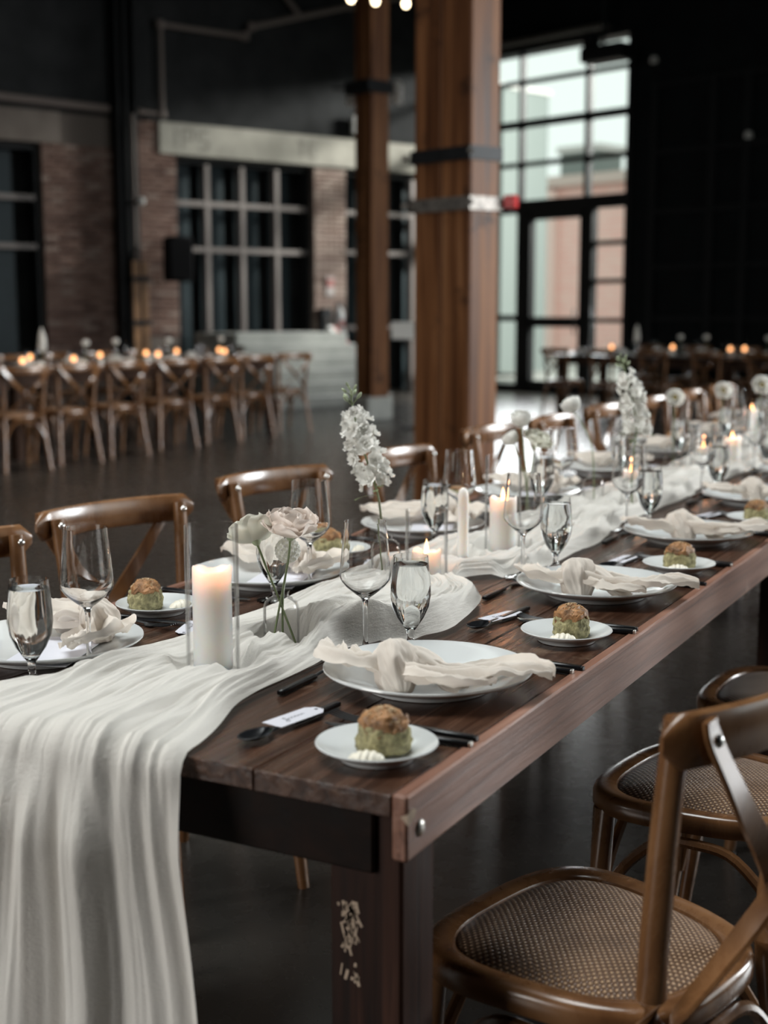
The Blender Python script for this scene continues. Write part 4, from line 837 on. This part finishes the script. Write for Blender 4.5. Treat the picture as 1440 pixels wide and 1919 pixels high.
for i, y in enumerate(SY):
    nm = ordn(i) + (' setting' if i else ' setting') + ' on the right'
    j = lambda a: random.uniform(-a, a)
    xo = -.178 + (j(.01) if i else 0)
    if i: dup(PLATE, (xo, y, ZT), 0, 'white dinner plate under a knotted napkin, %s along the right edge' % ordn(i), GP)
    if i < 3: n_ = make_napkin('cream gauze napkin knotted on the %s right-hand plate' % ordn(i), (xo, y, ZT), j(.12) if i else .0, 3 + i * 7); n_['group'] = 'knotted napkins'; NAP.append(n_)
    else: dup(NAP[i % 3], (xo, y, ZT), j(.3), 'cream gauze napkin knotted on the %s right-hand plate' % ordn(i))
    by = .108 if i == 0 else (.752 if i == 1 else y - .375); bx_ = -.095
    if i: dup(BREAD, (bx_, by, ZT), 0, 'small white bread plate, %s along the right edge' % ordn(i))
    lab = 'seeded green herb roll on the %s right-hand bread plate' % ordn(i); lb2 = 'ridged butter curl beside the %s right-hand roll' % ordn(i)
    rp_ = (bx_ + .006, by + .006, ZT + .006) if i < 2 else (bx_, by + .004, ZT + .006)
    if i < 3: q = make_roll(lab, rp_, i * 1.9); q['group'] = 'seeded rolls'; ROLLP = ROLLP or q
    else: dup(ROLLP, rp_, i * 1.3, lab)
    bp_ = (bx_ + .008, by - .046, ZT + .0105)
    if i == 0: BUTP = make_butter(lb2, bp_, .45); BUTP['group'] = 'butter curls'
    else: dup(BUTP, bp_, .45, lb2)
    if i: dup(WINE, (*WR[i], zc(*WR[i])), i, 'empty wine glass behind the %s right-hand plate' % ordn(i)); dup(WATER, (*HR[i], zc(*HR[i])), i, 'full water goblet behind the %s right-hand plate' % ordn(i))
    if i < 7:
        cut('fork', 'black fork left of the %s right-hand plate' % ordn(i), -.115, by + .105, j(.05))
        cut('knife', 'black handled knife beside the %s right-hand fork' % ordn(i), -.112, by + .083 if i else by + .076, .03)
        cut('knife', 'black knife, inner of two past the %s right-hand plate' % ordn(i), -.118, y + .150, -.06)
        cut('spoon', 'black spoon, outer piece past the %s right-hand plate' % ordn(i), -.110, y + .172, -.05)
        s_ = cut('fork', 'black dessert fork lying behind the %s right-hand plate' % ordn(i), -.333, y - .045, PI * 1.5 + .02)
        tx_, ty_ = (-.248, .174) if i == 0 else ((-.243, .838) if i == 1 else (-.225, y - .33)); lab = 'white paper name tag at the %s right-hand setting' % ordn(i)
        if TAGP is None: TAGP = make_tag(lab, (tx_, ty_, ZT + .008), R_(80), 1); TAGP['group'] = 'name tags'
        else: dup(TAGP, (tx_, ty_, ZT + .006), R_(80 + j(8)), lab)
        cut('spoon', 'black dessert spoon under the %s right-hand name tag' % ordn(i), tx_ + .002, ty_ - .018, R_(84))
cut('butter_knife', 'slim butter knife, its highlight coloured as silver, at the second right-hand bread plate', -.165, .845, .02)
# ---- left-hand settings
MENU = None
for i, y in enumerate(LYS):
    px_ = -.772; j = lambda a: random.uniform(-a, a)
    dup(PLATE, (px_, y, ZT), 0, 'white dinner plate, %s along the left edge' % ordn(i), GP)
    dup(NAP[(i + 1) % 3], (px_, y, ZT + .003), PI - .5 + j(.3), 'cream gauze napkin heaped on the %s left-hand plate' % ordn(i))
    lb = 'white menu card tucked under the %s left-hand napkin' % ordn(i)
    if MENU is None:
        MENU = tag(obj('menu_card', None, None, (px_ + .035, y - .02, ZT + .0125), R_(20)), lb, 'menu card', 'menu cards'); MB().box((0, 0, .0006), (.10, .17, .001)).build('card', M['paper'], MENU, False)
    elif i < 4: dup(MENU, (px_ + .035, y - .02, ZT + .0125), R_(20 + j(20)), lb)
    bp2 = (-.80, y + .315, ZT)
    dup(BREAD, bp2, 0, 'small white bread plate, %s along the left edge' % ordn(i)); dup(ROLLP, (bp2[0] - .02, bp2[1] - .008, ZT + .006), 2 + i, 'seeded green herb roll on the %s left-hand bread plate' % ordn(i))
    dup(BUTP, (bp2[0] + .035, bp2[1] + .018, ZT + .0105), 1.2, 'ridged butter curl beside the %s left-hand roll' % ordn(i))
    dup(WINE, (*WL[i], zc(*WL[i])), i * 2, 'empty wine glass before the %s left-hand plate' % ordn(i)); dup(WATER, (*HL[i], zc(*HL[i])), i, 'full water goblet before the %s left-hand plate' % ordn(i))
    if i < 6:
        cut('fork', 'black fork beside the %s left-hand bread plate' % ordn(i), -.80, y + .225, PI - .02); cut('knife', 'black knife beside the %s left-hand bread plate' % ordn(i), -.79, y + .245, PI + .12)
        cut('knife', 'black knife before the %s left-hand plate on its near side' % ordn(i), -.80, y - .17, PI)
        dup(TAGP, (-.675, y + .24, ZT + .002), R_(-70), 'white paper name tag at the %s left-hand setting' % ordn(i))

# ================================================================== candles and flowers
CY = {}
def candle(x, y, tall, h, where, power, flame=True):
    z = zc(x, y); lab = 'clear glass cylinder ' + where
    if tall not in CY: CY[tall] = make_candle(lab, (x, y, z), tall); CY[tall]['group'] = 'glass candle cylinders'
    else: dup(CY[tall], (x, y, z), 0, ('tall ' if tall else 'short ') + lab)
    w = make_wax('white pillar candle in the cylinder ' + where, (x, y, z + .0042), h, power, flame); w['group'] = 'pillar candles'; return w
candle(-.480, .321, True, .150, 'nearest on the runner', .055, False)
candle(-.504, 1.075, False, .054, 'behind the near water goblet', .14)
candle(-.474, 1.385, True, .122, 'right of the slim taper', .14)
candle(-.540, 2.50, False, .06, 'below the far white stock', .10)
candle(-.50, 3.15, False, .075, 'third in the far cluster', .10)
candle(-.47, 3.42, False, .085, 'fourth in the far cluster', .10)
candle(-.58, 4.2, True, .13, 'under the far round blossoms', .10)
candle(-.45, 5.2, False, .08, 'fifth from the near end', 0); candle(-.52, 6.1, True, .13, 'sixth from the near end', 0)
t = thing('taper_candle', 'slim unlit white taper standing on the runner', 'candle', (-.509, 1.257, zc(-.509, 1.257))); MB().lathe([(0, 0), (.0115, 0), (.0115, .13), (.0112, .142), (.0098, .151), (.0068, .157), (.003, .160), (0, .1605)], 20).build('wax', M['wax'], t); MB().lathe([(0, 0), (.016, 0), (.017, .006), (.0122, .012), (.0122, .016), (.0112, .016), (.0112, .006), (0, .006)], 20).build('holder', M['glass'], t)

def petal_mesh(name, mt, ln, wd, cup, ruf, seed, curl=0.0, nu=9, nv=9, base=.25, bend=0.0):
    r = random.Random(seed); ph = r.uniform(0, 6); P_ = []
    for i in range(nu):
        u = i / (nu - 1); row = []
        for j in range(nv):
            v = -1 + 2 * j / (nv - 1); w = wd * (base + (1 - base) * math.sin(min(1, u * 1.12) * PI * .62) ** .9) * (1 if u < .85 else math.sqrt(max(0.15, 1 - ((u - .85) / .2) ** 2)))
            a = v * cup; x = ln * u * (1 - .06 * v * v); z = (w / max(cup, .05)) * (1 - math.cos(a)) + curl * ln * u * u
            y = (w / max(cup, .05)) * math.sin(a); z += ruf * u ** 2 * (math.sin(3.2 * v + ph) + .5 * math.sin(7 * v + ph * 2)) ; x += ruf * .5 * u ** 3 * math.sin(5.3 * v + ph)
            if bend: a2 = bend * x / ln; x, z = ln / bend * math.sin(a2) - z * math.sin(a2), ln / bend * (1 - math.cos(a2)) + z * math.cos(a2)
            row.append((x, y, z))
        P_.append(row)
    return MB().grid(P_).mesh(name, mt, 'all')
def axes(d):
    return Vector(d).normalized().to_track_quat('Z', 'Y').to_matrix()
def put_petal(me, root, base, Q, az, open_, sc=1.0, nm='petal', lift=0):
    # petal rises from base; open_=0 along axis, 90deg flat
    o = obj(nm, me, root); d = Q @ Matrix.Rotation(az, 3, 'Z') @ Matrix.Rotation(-(PI / 2 - open_), 3, 'Y')
    # local X = length, cup +Z faces the axis
    mt4 = d.to_4x4(); o.matrix_local = Matrix.Translation(Vector(base) + Q @ Vector((0, 0, lift))) @ mt4 @ Matrix.Diagonal((sc, sc, sc, 1)); return o
LP = {k: [petal_mesh('petal', M[k], .056, .036, .62, .0062, s, .0, 12, 13, .25, .55) for s in range(3)] for k in ('petal', 'petalpink', 'petalgreen')}
RP = [petal_mesh('petal', M['petal'], .044, .020, .95, .0013, s + 9, 0, 11, 9, .3, 2.0) for s in range(3)]
def flower(name, label, stem_pts, axis, kind, size, petal='petal', loc=None):
    base = Vector(stem_pts[0]); t = thing(name, label, 'flower', base, 0); pts = [p - base for p in bez(stem_pts, 8)]
    MB().sweep(pts, [.0018] * (len(pts) - 2) + [.0022, .003], n=7).build('stem', M['stem'], t); top = pts[-1]; Q = axes(axis); r = random.Random(hash(label) % 1000 if False else len(label) * 7 + int(size * 1000))
    if kind == 'lisianthus':
        MB().lathe([(.002, -.006), (.006, -.002), (.0085, .004), (.006, .008)], 10, (0, 0, 0)).build('calyx', M['bud'], t).matrix_local = Matrix.Translation(top) @ Q.to_4x4()
        for cnt, op, sc in ((6, 74, 1.0), (6, 56, .92), (5, 38, .8), (4, 20, .62)):
            for k in range(cnt): put_petal(LP[petal][k % 3], t, top, Q, 2 * PI * k / cnt + op + r.uniform(-.15, .15), R_(op + r.uniform(-6, 6)), size * sc * r.uniform(.93, 1.07))
    elif kind == 'ranunculus':
        for cnt, op, sc in ((6, 92, .92), (6, 80, .90), (6, 68, .84), (5, 52, .74), (5, 36, .62), (4, 20, .48)):
            for k in range(cnt): put_petal(RP[k % 3], t, top, Q, 2 * PI * k / cnt + op + r.uniform(-.15, .15), R_(op + r.uniform(-4, 4)), size * sc)
    elif kind == 'anemone':
        for cnt, op, sc in ((7, 84, 1.0), (6, 66, .9), (5, 50, .7)):
            for k in range(cnt): put_petal(LP[petal][k % 3], t, top, Q, 2 * PI * k / cnt + op, R_(op), size * sc)
        MB().lathe([(0, .012), (.006, .011), (.010, .006), (.011, 0), (0, -.001)], 12).build('centre', M['anther'], t).matrix_local = Matrix.Translation(top + Q @ Vector((0, 0, .006))) @ Q.to_4x4()
    else:  # scabiosa ball
        mb = MB().lathe([(0, -.020), (.010, -.017), (.017, -.010), (.020, 0), (.017, .010), (.010, .017), (0, .020)], 14); mb.v = [tuple(Vector(v) * (1 + .05 * noise.noise(Vector(v) * 300))) for v in mb.v]; h = mb.build('head', M['petalgreen'], t); h.location = top + Vector((0, 0, .014)); mb = MB()
        for k in range(90):
            zz = 1 - 2 * (k + .5) / 90; a = k * 2.39996; d = Vector((math.sqrt(1 - zz * zz) * math.cos(a), math.sqrt(1 - zz * zz) * math.sin(a), zz)); q = d.to_track_quat('Z', 'Y').to_matrix(); mb.add([tuple(q @ Vector(p) + d * .0195) for p in ((-.003, -.003, 0), (.003, -.003, 0), (.003, .003, 0), (-.003, .003, 0), (0, 0, .0022))], [(0, 1, 4), (1, 2, 4), (2, 3, 4), (3, 0, 4)])
        q = mb.build('florets', M['petal'], h, False); q['kind'] = 'stuff'
    return t
VZ = zc
def vase(x, y, where):
    global VASE
    lab = 'clear glass bud vase ' + where
    if 'VASE' not in globals(): VASE = make_vase(lab, (x, y, VZ(x, y))); VASE['group'] = 'glass bud vases'; return VASE
    return dup(VASE, (x, y, VZ(x, y)), 0, lab)
vase(-.472, .494, 'holding three pale flowers beside the nearest candle')
z0 = VZ(-.472, .494) + .006
flower('lisianthus', 'open blush white ruffled flower, largest of the nearest vase', [(-.474, .470, z0), (-.473, .495, .838), (-.469, .512, .90), (-.470, .520, .932)], (.10, -.12, 1), 'lisianthus', 1.02, 'petalpink')
flower('lisianthus', 'cream green-tinged ruffled flower leaning left in the nearest vase', [(-.450, .500, z0), (-.476, .494, .838), (-.505, .500, .890), (-.524, .506, .922)], (-.50, .25, .9), 'lisianthus', .92, 'petalgreen')
flower('scabiosa', 'small round cream scabiosa head below the open flowers', [(-.470, .494, z0), (-.472, .499, .838), (-.482, .525, .875), (-.491, .545, .892)], (0, 0, 1), 'scabiosa', 1)
vase(-.573, 1.038, 'holding the tall white stock')
vase(-.628, 1.915, 'with round ranunculus near the timber post'); z0 = VZ(-.628, 1.915) + .006
flower('ranunculus', 'round white ranunculus, upper one of the middle vase', [(-.630, 1.91, z0), (-.630, 1.915, .85), (-.645, 1.925, .93), (-.656, 1.931, .995)], (.1, -.3, 1), 'ranunculus', 1.25)
flower('ranunculus', 'small white ranunculus tilted left in the middle vase', [(-.622, 1.92, z0), (-.632, 1.915, .85), (-.655, 1.918, .91), (-.668, 1.917, .950)], (-.5, -.2, .8), 'ranunculus', 1.1)
flower('lisianthus', 'ruffled cream flower at the right of the middle vase', [(-.635, 1.92, z0), (-.626, 1.915, .85), (-.622, 1.93, .91), (-.622, 1.94, .945)], (.45, -.1, .8), 'lisianthus', .85, 'petalgreen')
vase(-.552, 2.20, 'with a single curved ranunculus stem'); z0 = VZ(-.552, 2.2) + .006
flower('ranunculus', 'round white ranunculus on a long stem curving left', [(-.550, 2.2, z0), (-.552, 2.2, .86), (-.568, 2.215, .935), (-.596, 2.21, .99), (-.614, 2.208, 1.015)], (-.45, .1, .8), 'ranunculus', 1.3)
vase(-.426, 2.141, 'holding the second white stock')
for x, y, w, hd_, knd, lab, sz in ((-.59, 3.11, 'under the flat round blossom', (-.592, 3.111, 1.0), 'anemone', 'flat open white blossom with greenish centre, upper right', .62), (-.55, 3.59, 'under the tilted pale blossom', (-.551, 3.59, 1.0), 'anemone', 'pale tilted blossom beside the flat one, further along', .66), (-.40, 3.46, 'under the blossom cut by the right frame edge', (-.386, 3.456, 1.03), 'anemone', 'white blossom cut by the right frame edge', .7),
                              (-.52, 4.7, 'far along the runner with a round flower', (-.52, 4.72, .99), 'ranunculus', 'round white flower far along the runner', 1.0), (-.42, 5.6, 'near the far end of the runner', (-.41, 5.62, .98), 'ranunculus', 'round white flower near the far end of the runner', 1.0)):
    vase(x, y, w); flower('anemone' if knd == 'anemone' else 'ranunculus', lab, [(x, y, VZ(x, y) + .006), (x, y, .85), (hd_[0] * .6 + x * .4, hd_[1], .93), hd_], (.35, -.75, .45) if knd == 'anemone' else (.1, -.2, 1), knd, sz)
FL = []
for s in range(4):
    mb = MB(); rr = random.Random(40 + s)
    for k in range(4):
        a = k * PI / 2 + rr.uniform(-.2, .2); me = petal_mesh('p', None, .0165, .0105, .35, .0028, s * 9 + k, .18, 7, 7, .35); Q = Matrix.Rotation(a, 3, 'Z') @ Matrix.Rotation(-R_(18 + rr.uniform(-10, 14)), 3, 'Y')
        mb.add([tuple(Q @ v.co) for v in me.vertices], [tuple(p.vertices) for p in me.polygons]); bpy.data.meshes.remove(me)
    for k in range(3):
        a = k * 2.1 + .5; me = petal_mesh('p', None, .009, .0055, .5, .0015, s * 5 + k, .1, 5, 5, .4); Q = Matrix.Rotation(a, 3, 'Z') @ Matrix.Rotation(-R_(48), 3, 'Y'); mb.add([tuple(Q @ v.co + Vector((0, 0, .001))) for v in me.vertices], [tuple(p.vertices) for p in me.polygons]); bpy.data.meshes.remove(me)
    mb.lathe([(.0, -.010), (.0016, -.008), (.0022, 0)], 6); FL.append(mb.mesh('floret', M['petal'], 'all'))
def stock(label, spine, seed, f0, dens=46, size=1.0):
    base = Vector(spine[0]); t = thing('stock_flower', label, 'flower', base); pts = [p - base for p in bez(spine, 10)]; n = len(pts); r = random.Random(seed)
    MB().sweep(pts, [lerp(.0030, .0014, i / n) for i in range(n)], n=7).build('stem', M['stem'], t); cum = [0]
    for a, b in zip(pts, pts[1:]): cum.append(cum[-1] + (b - a).length)
    def at(f):
        d = f * cum[-1]; i = max(0, min(n - 2, int(np.searchsorted(cum, d)) - 1)); q = (d - cum[i]) / max(1e-6, cum[i + 1] - cum[i]); return pts[i].lerp(pts[i + 1], q), (pts[i + 1] - pts[i]).normalized()
    for k in range(dens):
        q = k / dens; f = f0 + (.885 - f0) * q; p, tv = at(f); a = k * 2.39996 + r.uniform(-.4, .4)
        rad = (.0165 + .010 * math.sin(min(1, (1 - q) * 1.15) * PI * .6)) * r.uniform(.75, 1.25); rad *= (.62 if .60 < q < .66 else 1)
        Qt = axes(tv); d = (Qt @ Vector((math.cos(a), math.sin(a), .25 + r.uniform(-.45, .5)))).normalized(); o = obj('floret', FL[k % 4], t); sc = size * (1.0 if q < .8 else .72) * r.uniform(.88, 1.18)
        dd = (d + Vector((.15, -.22, .1)) * .6).normalized(); o.matrix_local = Matrix.Translation(p + d * rad) @ (axes(dd) @ Matrix.Rotation(r.uniform(0, 6), 3, 'Z')).to_4x4() @ Matrix.Diagonal((sc, sc, sc, 1))
    bm_ = MB().lathe([(0, 0), (.0022, .002), (.0034, .006), (.0032, .011), (.0016, .015), (0, .016)], 8).mesh('bud', M['bud'])
    for k in range(9):
        f = .90 + .1 * k / 9; p, tv = at(f); a = k * 2.4; d = (axes(tv) @ Vector((math.cos(a) * .75, math.sin(a) * .75, .8))).normalized(); e = p + d * (.016 - .008 * k / 9)
        mb = MB(); mb.sweep([p, p.lerp(e, .6) + tv * .001, e], .0008, n=5); mb.build('bud_stalk', M['stem'], t); o = obj('bud', bm_, t); s_ = 1 - .25 * k / 9; o.matrix_local = Matrix.Translation(e) @ axes(d).to_4x4() @ Matrix.Diagonal((s_, s_, s_, 1))
    lm = petal_mesh('leaf', M['leafm'], .045, .0065, .6, .001, 3, -.35, 9, 5, .3)
    for f, a in ((f0 - .03, .5), (f0 - .01, 3.4), (f0 - .05, 5.2)): p, tv = at(f); put_petal(lm, t, p, axes(tv), a, R_(70), 1, 'leaf')
    return t
stock('tall white stock flower standing behind the nearest wine glass', [(-.572, 1.035, VZ(-.573, 1.038) + .008), (-.576, 1.037, .812), (-.585, 1.042, .869), (-.597, 1.046, .931), (-.618, 1.045, .988), (-.644, 1.045, 1.065), (-.659, 1.049, 1.135)], 5, .47)
stock('second white stock flower, farther along toward the bright window', [(-.424, 2.138, VZ(-.426, 2.141) + .008), (-.426, 2.141, .847), (-.424, 2.15, .93), (-.428, 2.168, .999), (-.447, 2.17, 1.08), (-.474, 2.171, 1.165)], 9, .50)

# ================================================================== far banquet tables
GCH = 'chairs of the far left table'
def far_table(name, label, o, d, length, width):
    t = thing(name, label, 'table', o, math.atan2(d[1], d[0])); n = int(length / 2.4 + .5)
    for k in range(5): a = width * k / 5; MB().bbox((length / 2, a + width / 10, .745), (length, width / 5 - .004, .03), .003).build('plank', M['fartable'], t, False)
    for y in (.06, width - .06): MB().box((length / 2, y, .685), (length - .1, .025, .09)).build('apron', M['fartable'], t, False)
    for i in range(n + 1):
        for y in (.09, width - .09): MB().box((.1 + (length - .2) * i / n, y, .365), (.09, .09, .73)).build('leg', M['fartable'], t, False)
    return t
FW = tag(obj('water_glass', None, None, (0, 0, -5)), 'x', 'water glass'); lathe_part([(0, 0), (.032, 0), (.03, .004), (.006, .012), (.006, .03), (.03, .07), (.033, .09), (.028, .15)], 'bowl', M['thin'], FW, 14)
FWN = tag(obj('wine_glass', None, None, (0, 0, -5)), 'x', 'wine glass'); lathe_part([(0, 0), (.035, 0), (.033, .003), (.005, .010), (.004, .085), (.03, .105), (.04, .122), (.033, .205)], 'bowl', M['thin'], FWN, 14)
VOT = tag(obj('votive_candle', None, None, (0, 0, -5)), 'x', 'candle'); lathe_part([(0, 0), (.035, 0), (.036, .1), (.034, .1), (.033, .004), (0, .004)], 'holder', M['thin'], VOT, 14); lathe_part([(0, .004), (.028, .004), (.028, .055), (0, .055)], 'wax', M['linen'], VOT, 12); lathe_part([(0, .06), (.020, .068), (.025, .086), (.018, .104), (0, .118)], 'flame', M['votive'], VOT, 10)
FP = tag(obj('dinner_plate', None, None, (0, 0, -5)), 'x', 'plate'); lathe_part([(0, .004), (.09, .004), (.148, .024), (.147, .027), (.09, .010), (0, .010)], 'dish', M['porcelain'], FP, 20)
FN = tag(obj('folded_napkin', None, None, (0, 0, -5)), 'x', 'napkin'); mb = MB().lathe([(0, .012), (.05, .012), (.07, .03), (.05, .06), (.02, .075), (0, .078)], 12); mb.v = [(x * 1.5 + .02 * noise.noise(Vector((x, y, z)) * 40), y, z + .02 * noise.noise(Vector((x, y, z)) * 30 + Vector((5, 0, 0)))) if z > .02 else (x * 1.3, y, z) for x, y, z in mb.v]; mb.build('cloth', M['linen'], FN)
FV = tag(obj('vase_flower', None, None, (0, 0, -5)), 'x', 'flower'); lathe_part([(0, 0), (.028, 0), (.028, .07), (.012, .08), (.012, .088)], 'vase', M['thin'], FV, 12); MB().sweep([(0, 0, .01), (.004, 0, .2)], .003, n=5).build('stem', M['stem'], FV); mb = MB().lathe([(0, .19), (.025, .2), (.037, .22), (.03, .245), (0, .255)], 12); mb.build('blossom', M['petal'], FV)
FS = tag(obj('flower_spike', None, None, (0, 0, -5)), 'x', 'flower'); lathe_part([(0, 0), (.028, 0), (.028, .07), (.012, .08), (.012, .088)], 'vase', M['thin'], FS, 12); mb = MB().lathe([(0, .14), (.03, .16), (.036, .22), (.028, .30), (.012, .36), (0, .38)], 12); mb.v = [tuple(Vector(v) + Vector((.012 * noise.noise(Vector(v) * 60), .012 * noise.noise(Vector(v) * 60 + Vector((3, 3, 3))), 0))) for v in mb.v]; mb.build('blossom', M['petal'], FS); MB().sweep([(0, 0, .01), (0, 0, .16)], .003, n=5).build('stem', M['stem'], FS)
FT = far_table('banquet_table', 'long dark banquet table set with candles at the far left', (-7.62, 3.4, 0), (0, 1), 8.4, 1.05)
mb = MB(); G = np.zeros((60, 14, 3))
for i in range(60):
    for k in range(14): u = i / 59; v = k / 13; G[i, k] = (-8.145 + (v - .5) * (.38 + .05 * math.sin(u * 30)), 3.45 + u * 8.3, .763 + .018 * abs(math.sin(v * 17 + 2 * math.sin(u * 25))))
tag(mb.grid(G).build('table_runner', M['runner'], None, 'all'), 'white gauze runner along the far left banquet table', 'runner')
def place(proto, x, y, z, label, group, rz=0, first=[]): return dup(proto, (x, y, z), rz, label, group)
rr = random.Random(21); yy = 4.0; k = 11
while yy < 11.6:
    for side in (-1, 1):
        cx_ = -8.145 + side * .36; ylo = yy + rr.uniform(-.04, .04); W_ = '%s side of the far left table, %s from its right end' % ('near' if side > 0 else 'far', 'first' if k == 0 else ORD[k])
        place(FP, cx_, ylo, .762, 'white plate on the ' + W_, 'plates on the far left table'); place(FN, cx_, ylo, .762, 'napkin heap on the ' + W_, 'napkins on the far left table', rr.uniform(0, 6))
        place(FW, cx_ - side * .17, ylo + .14, .762, 'water goblet on the ' + W_, 'goblets on the far left table'); place(FWN, cx_ - side * .16, ylo + .05, .762, 'wine glass on the ' + W_, 'wine glasses on the far left table')
    yy += .66; k -= 1
vps = sorted(((-8.05, 7.15), (-7.85, 7.85), (-8.30, 7.95), (-7.78, 8.45), (-8.45, 8.6), (-8.30, 9.45), (-7.95, 9.95), (-8.30, 10.2), (-8.42, 10.9), (-7.95, 11.15), (-8.30, 11.55), (-8.2, 6.6)), key=lambda p: -p[1])
for i, (x, y) in enumerate(vps): place(VOT, x, y, .775, 'small glowing votive candle, %s from the right end of the far left table' % ('first' if i == 0 else ORD[i]), 'votive candles on the far left table')
for i, (x, y, sp) in enumerate(((-8.15, 7.3, 0), (-8.25, 7.8, 0), (-8.2, 8.5, 1), (-8.1, 9.0, 0), (-8.3, 9.7, 0), (-8.15, 10.4, 0), (-8.1, 11.3, 0))):
    place(FS if sp else FV, x, y, .77, 'tall white flower spike in a vase on the far left table' if sp else 'round white flower on the far left table, %s from its right end' % ('first' if i == 6 else ORD[6 - i]), 'flowers on the far left table')
for i, y in enumerate((11.25, 10.5, 9.85, 9.15, 8.38, 7.72, 7.1, 6.4)):
    dup(CHAIR, (-7.22, y - .05, 0), PI + R_(-22 + rr.uniform(-5, 5)), 'wooden crossback chair, %s from the right end along the far left table' % ('first' if i == 0 else ORD[i]), GCH, (1.06, 1.10, 1.0))
for i, y in enumerate((11.2, 10.5, 9.8, 9.1, 8.4, 7.7, 7.0, 6.3, 5.6)): dup(CHAIR, (-8.95, y, 0), R_(rr.uniform(-6, 6)), 'wooden crossback chair, %s from the right end, behind the far left table' % ('first' if i == 0 else ORD[i]), 'chairs behind the far left table')
# far right table, parallel to the window wall
D2 = BW.d; O2 = Vector((-5.55, 15.0, 0)); N2 = Vector((-D2.y, D2.x, 0)); far_table('banquet_table', 'long dark banquet table before the bright window', O2, (D2.x, D2.y), 7.5, 1.05)
mb = MB()
for i in range(60):
    for k in range(14): u = i / 59; v = k / 13; q = O2 + D2 * (.05 + 7.35 * u) + N2 * (.525 + (v - .5) * (.38 + .05 * math.sin(u * 28))); G[i, k] = (q.x, q.y, .763 + .018 * abs(math.sin(v * 17 + 2 * math.sin(u * 23))))
tag(mb.grid(G).build('table_runner', M['runner'], None, 'all'), 'white gauze runner along the far right banquet table', 'runner')
def q2(a, b, z=.762): p = O2 + D2 * a + N2 * (.525 + b); return (p.x, p.y, z)
a = .35; k = 0
while a < 7.3:
    for side in (-1, 1):
        W_ = '%s side of the far right table, %s from its left end' % ('window' if side > 0 else 'near', 'first' if k == 0 else ORD[k]); p = q2(a, side * .36); dup(FP, p, 0, 'white plate on the ' + W_, 'plates on the far right table'); dup(FN, p, rr.uniform(0, 6), 'napkin heap on the ' + W_, 'napkins on the far right table')
        dup(FW, q2(a + .14, side * .2), 0, 'water goblet on the ' + W_, 'goblets on the far right table'); dup(FWN, q2(a + .04, side * .2), 0, 'wine glass on the ' + W_, 'wine glasses on the far right table')
    a += .66; k += 1
for i, (a, b) in enumerate(((.75, -.25), (1.35, .2), (2.3, 0), (2.4, .15), (3.5, .2), (3.65, -.05), (5.0, -.1), (5.6, .22), (6.4, 0))): dup(VOT, q2(a, b, .775), 0, 'small glowing votive candle, %s from the left end of the far right table' % ('first' if i == 0 else ORD[i]), 'votive candles on the far right table')
for i, (a, b, sp) in enumerate(((.95, 0, 1), (1.6, 0, 0), (1.9, .1, 0), (2.8, 0, 0), (3.1, .1, 0), (3.9, 0, 1), (4.3, 0, 0), (4.6, .1, 0), (5.3, 0, 0), (5.9, 0, 0))): dup(FS if sp else FV, q2(a, b, .77), 0, ('tall white flower spike, %s stem on the far right table' if sp else 'round white flower in a vase, %s stem on the far right table') % ('first' if i == 0 else ORD[i]), 'flowers on the far right table')
for i in range(9):
    p = q2(.45 + .72 * i, -.80, 0); dup(CHAIR, p, BW.a + PI / 2 + R_(rr.uniform(-6, 6)), 'dark crossback chair, %s from the left end, near side of far right table' % ('first' if i == 0 else ORD[i]), 'near chairs of the far right table')
for i in range(9): p = q2(.45 + .72 * i, .80, 0); dup(CHAIR, p, BW.a - PI / 2, 'dark crossback chair, %s from left, window side of the far right table' % ('first' if i == 0 else ORD[i]), 'window side chairs of the far right table')
for pr in (FW, FWN, VOT, FP, FN, FV, FS):
    for c in list(pr.children): bpy.data.objects.remove(c)
    bpy.data.objects.remove(pr)
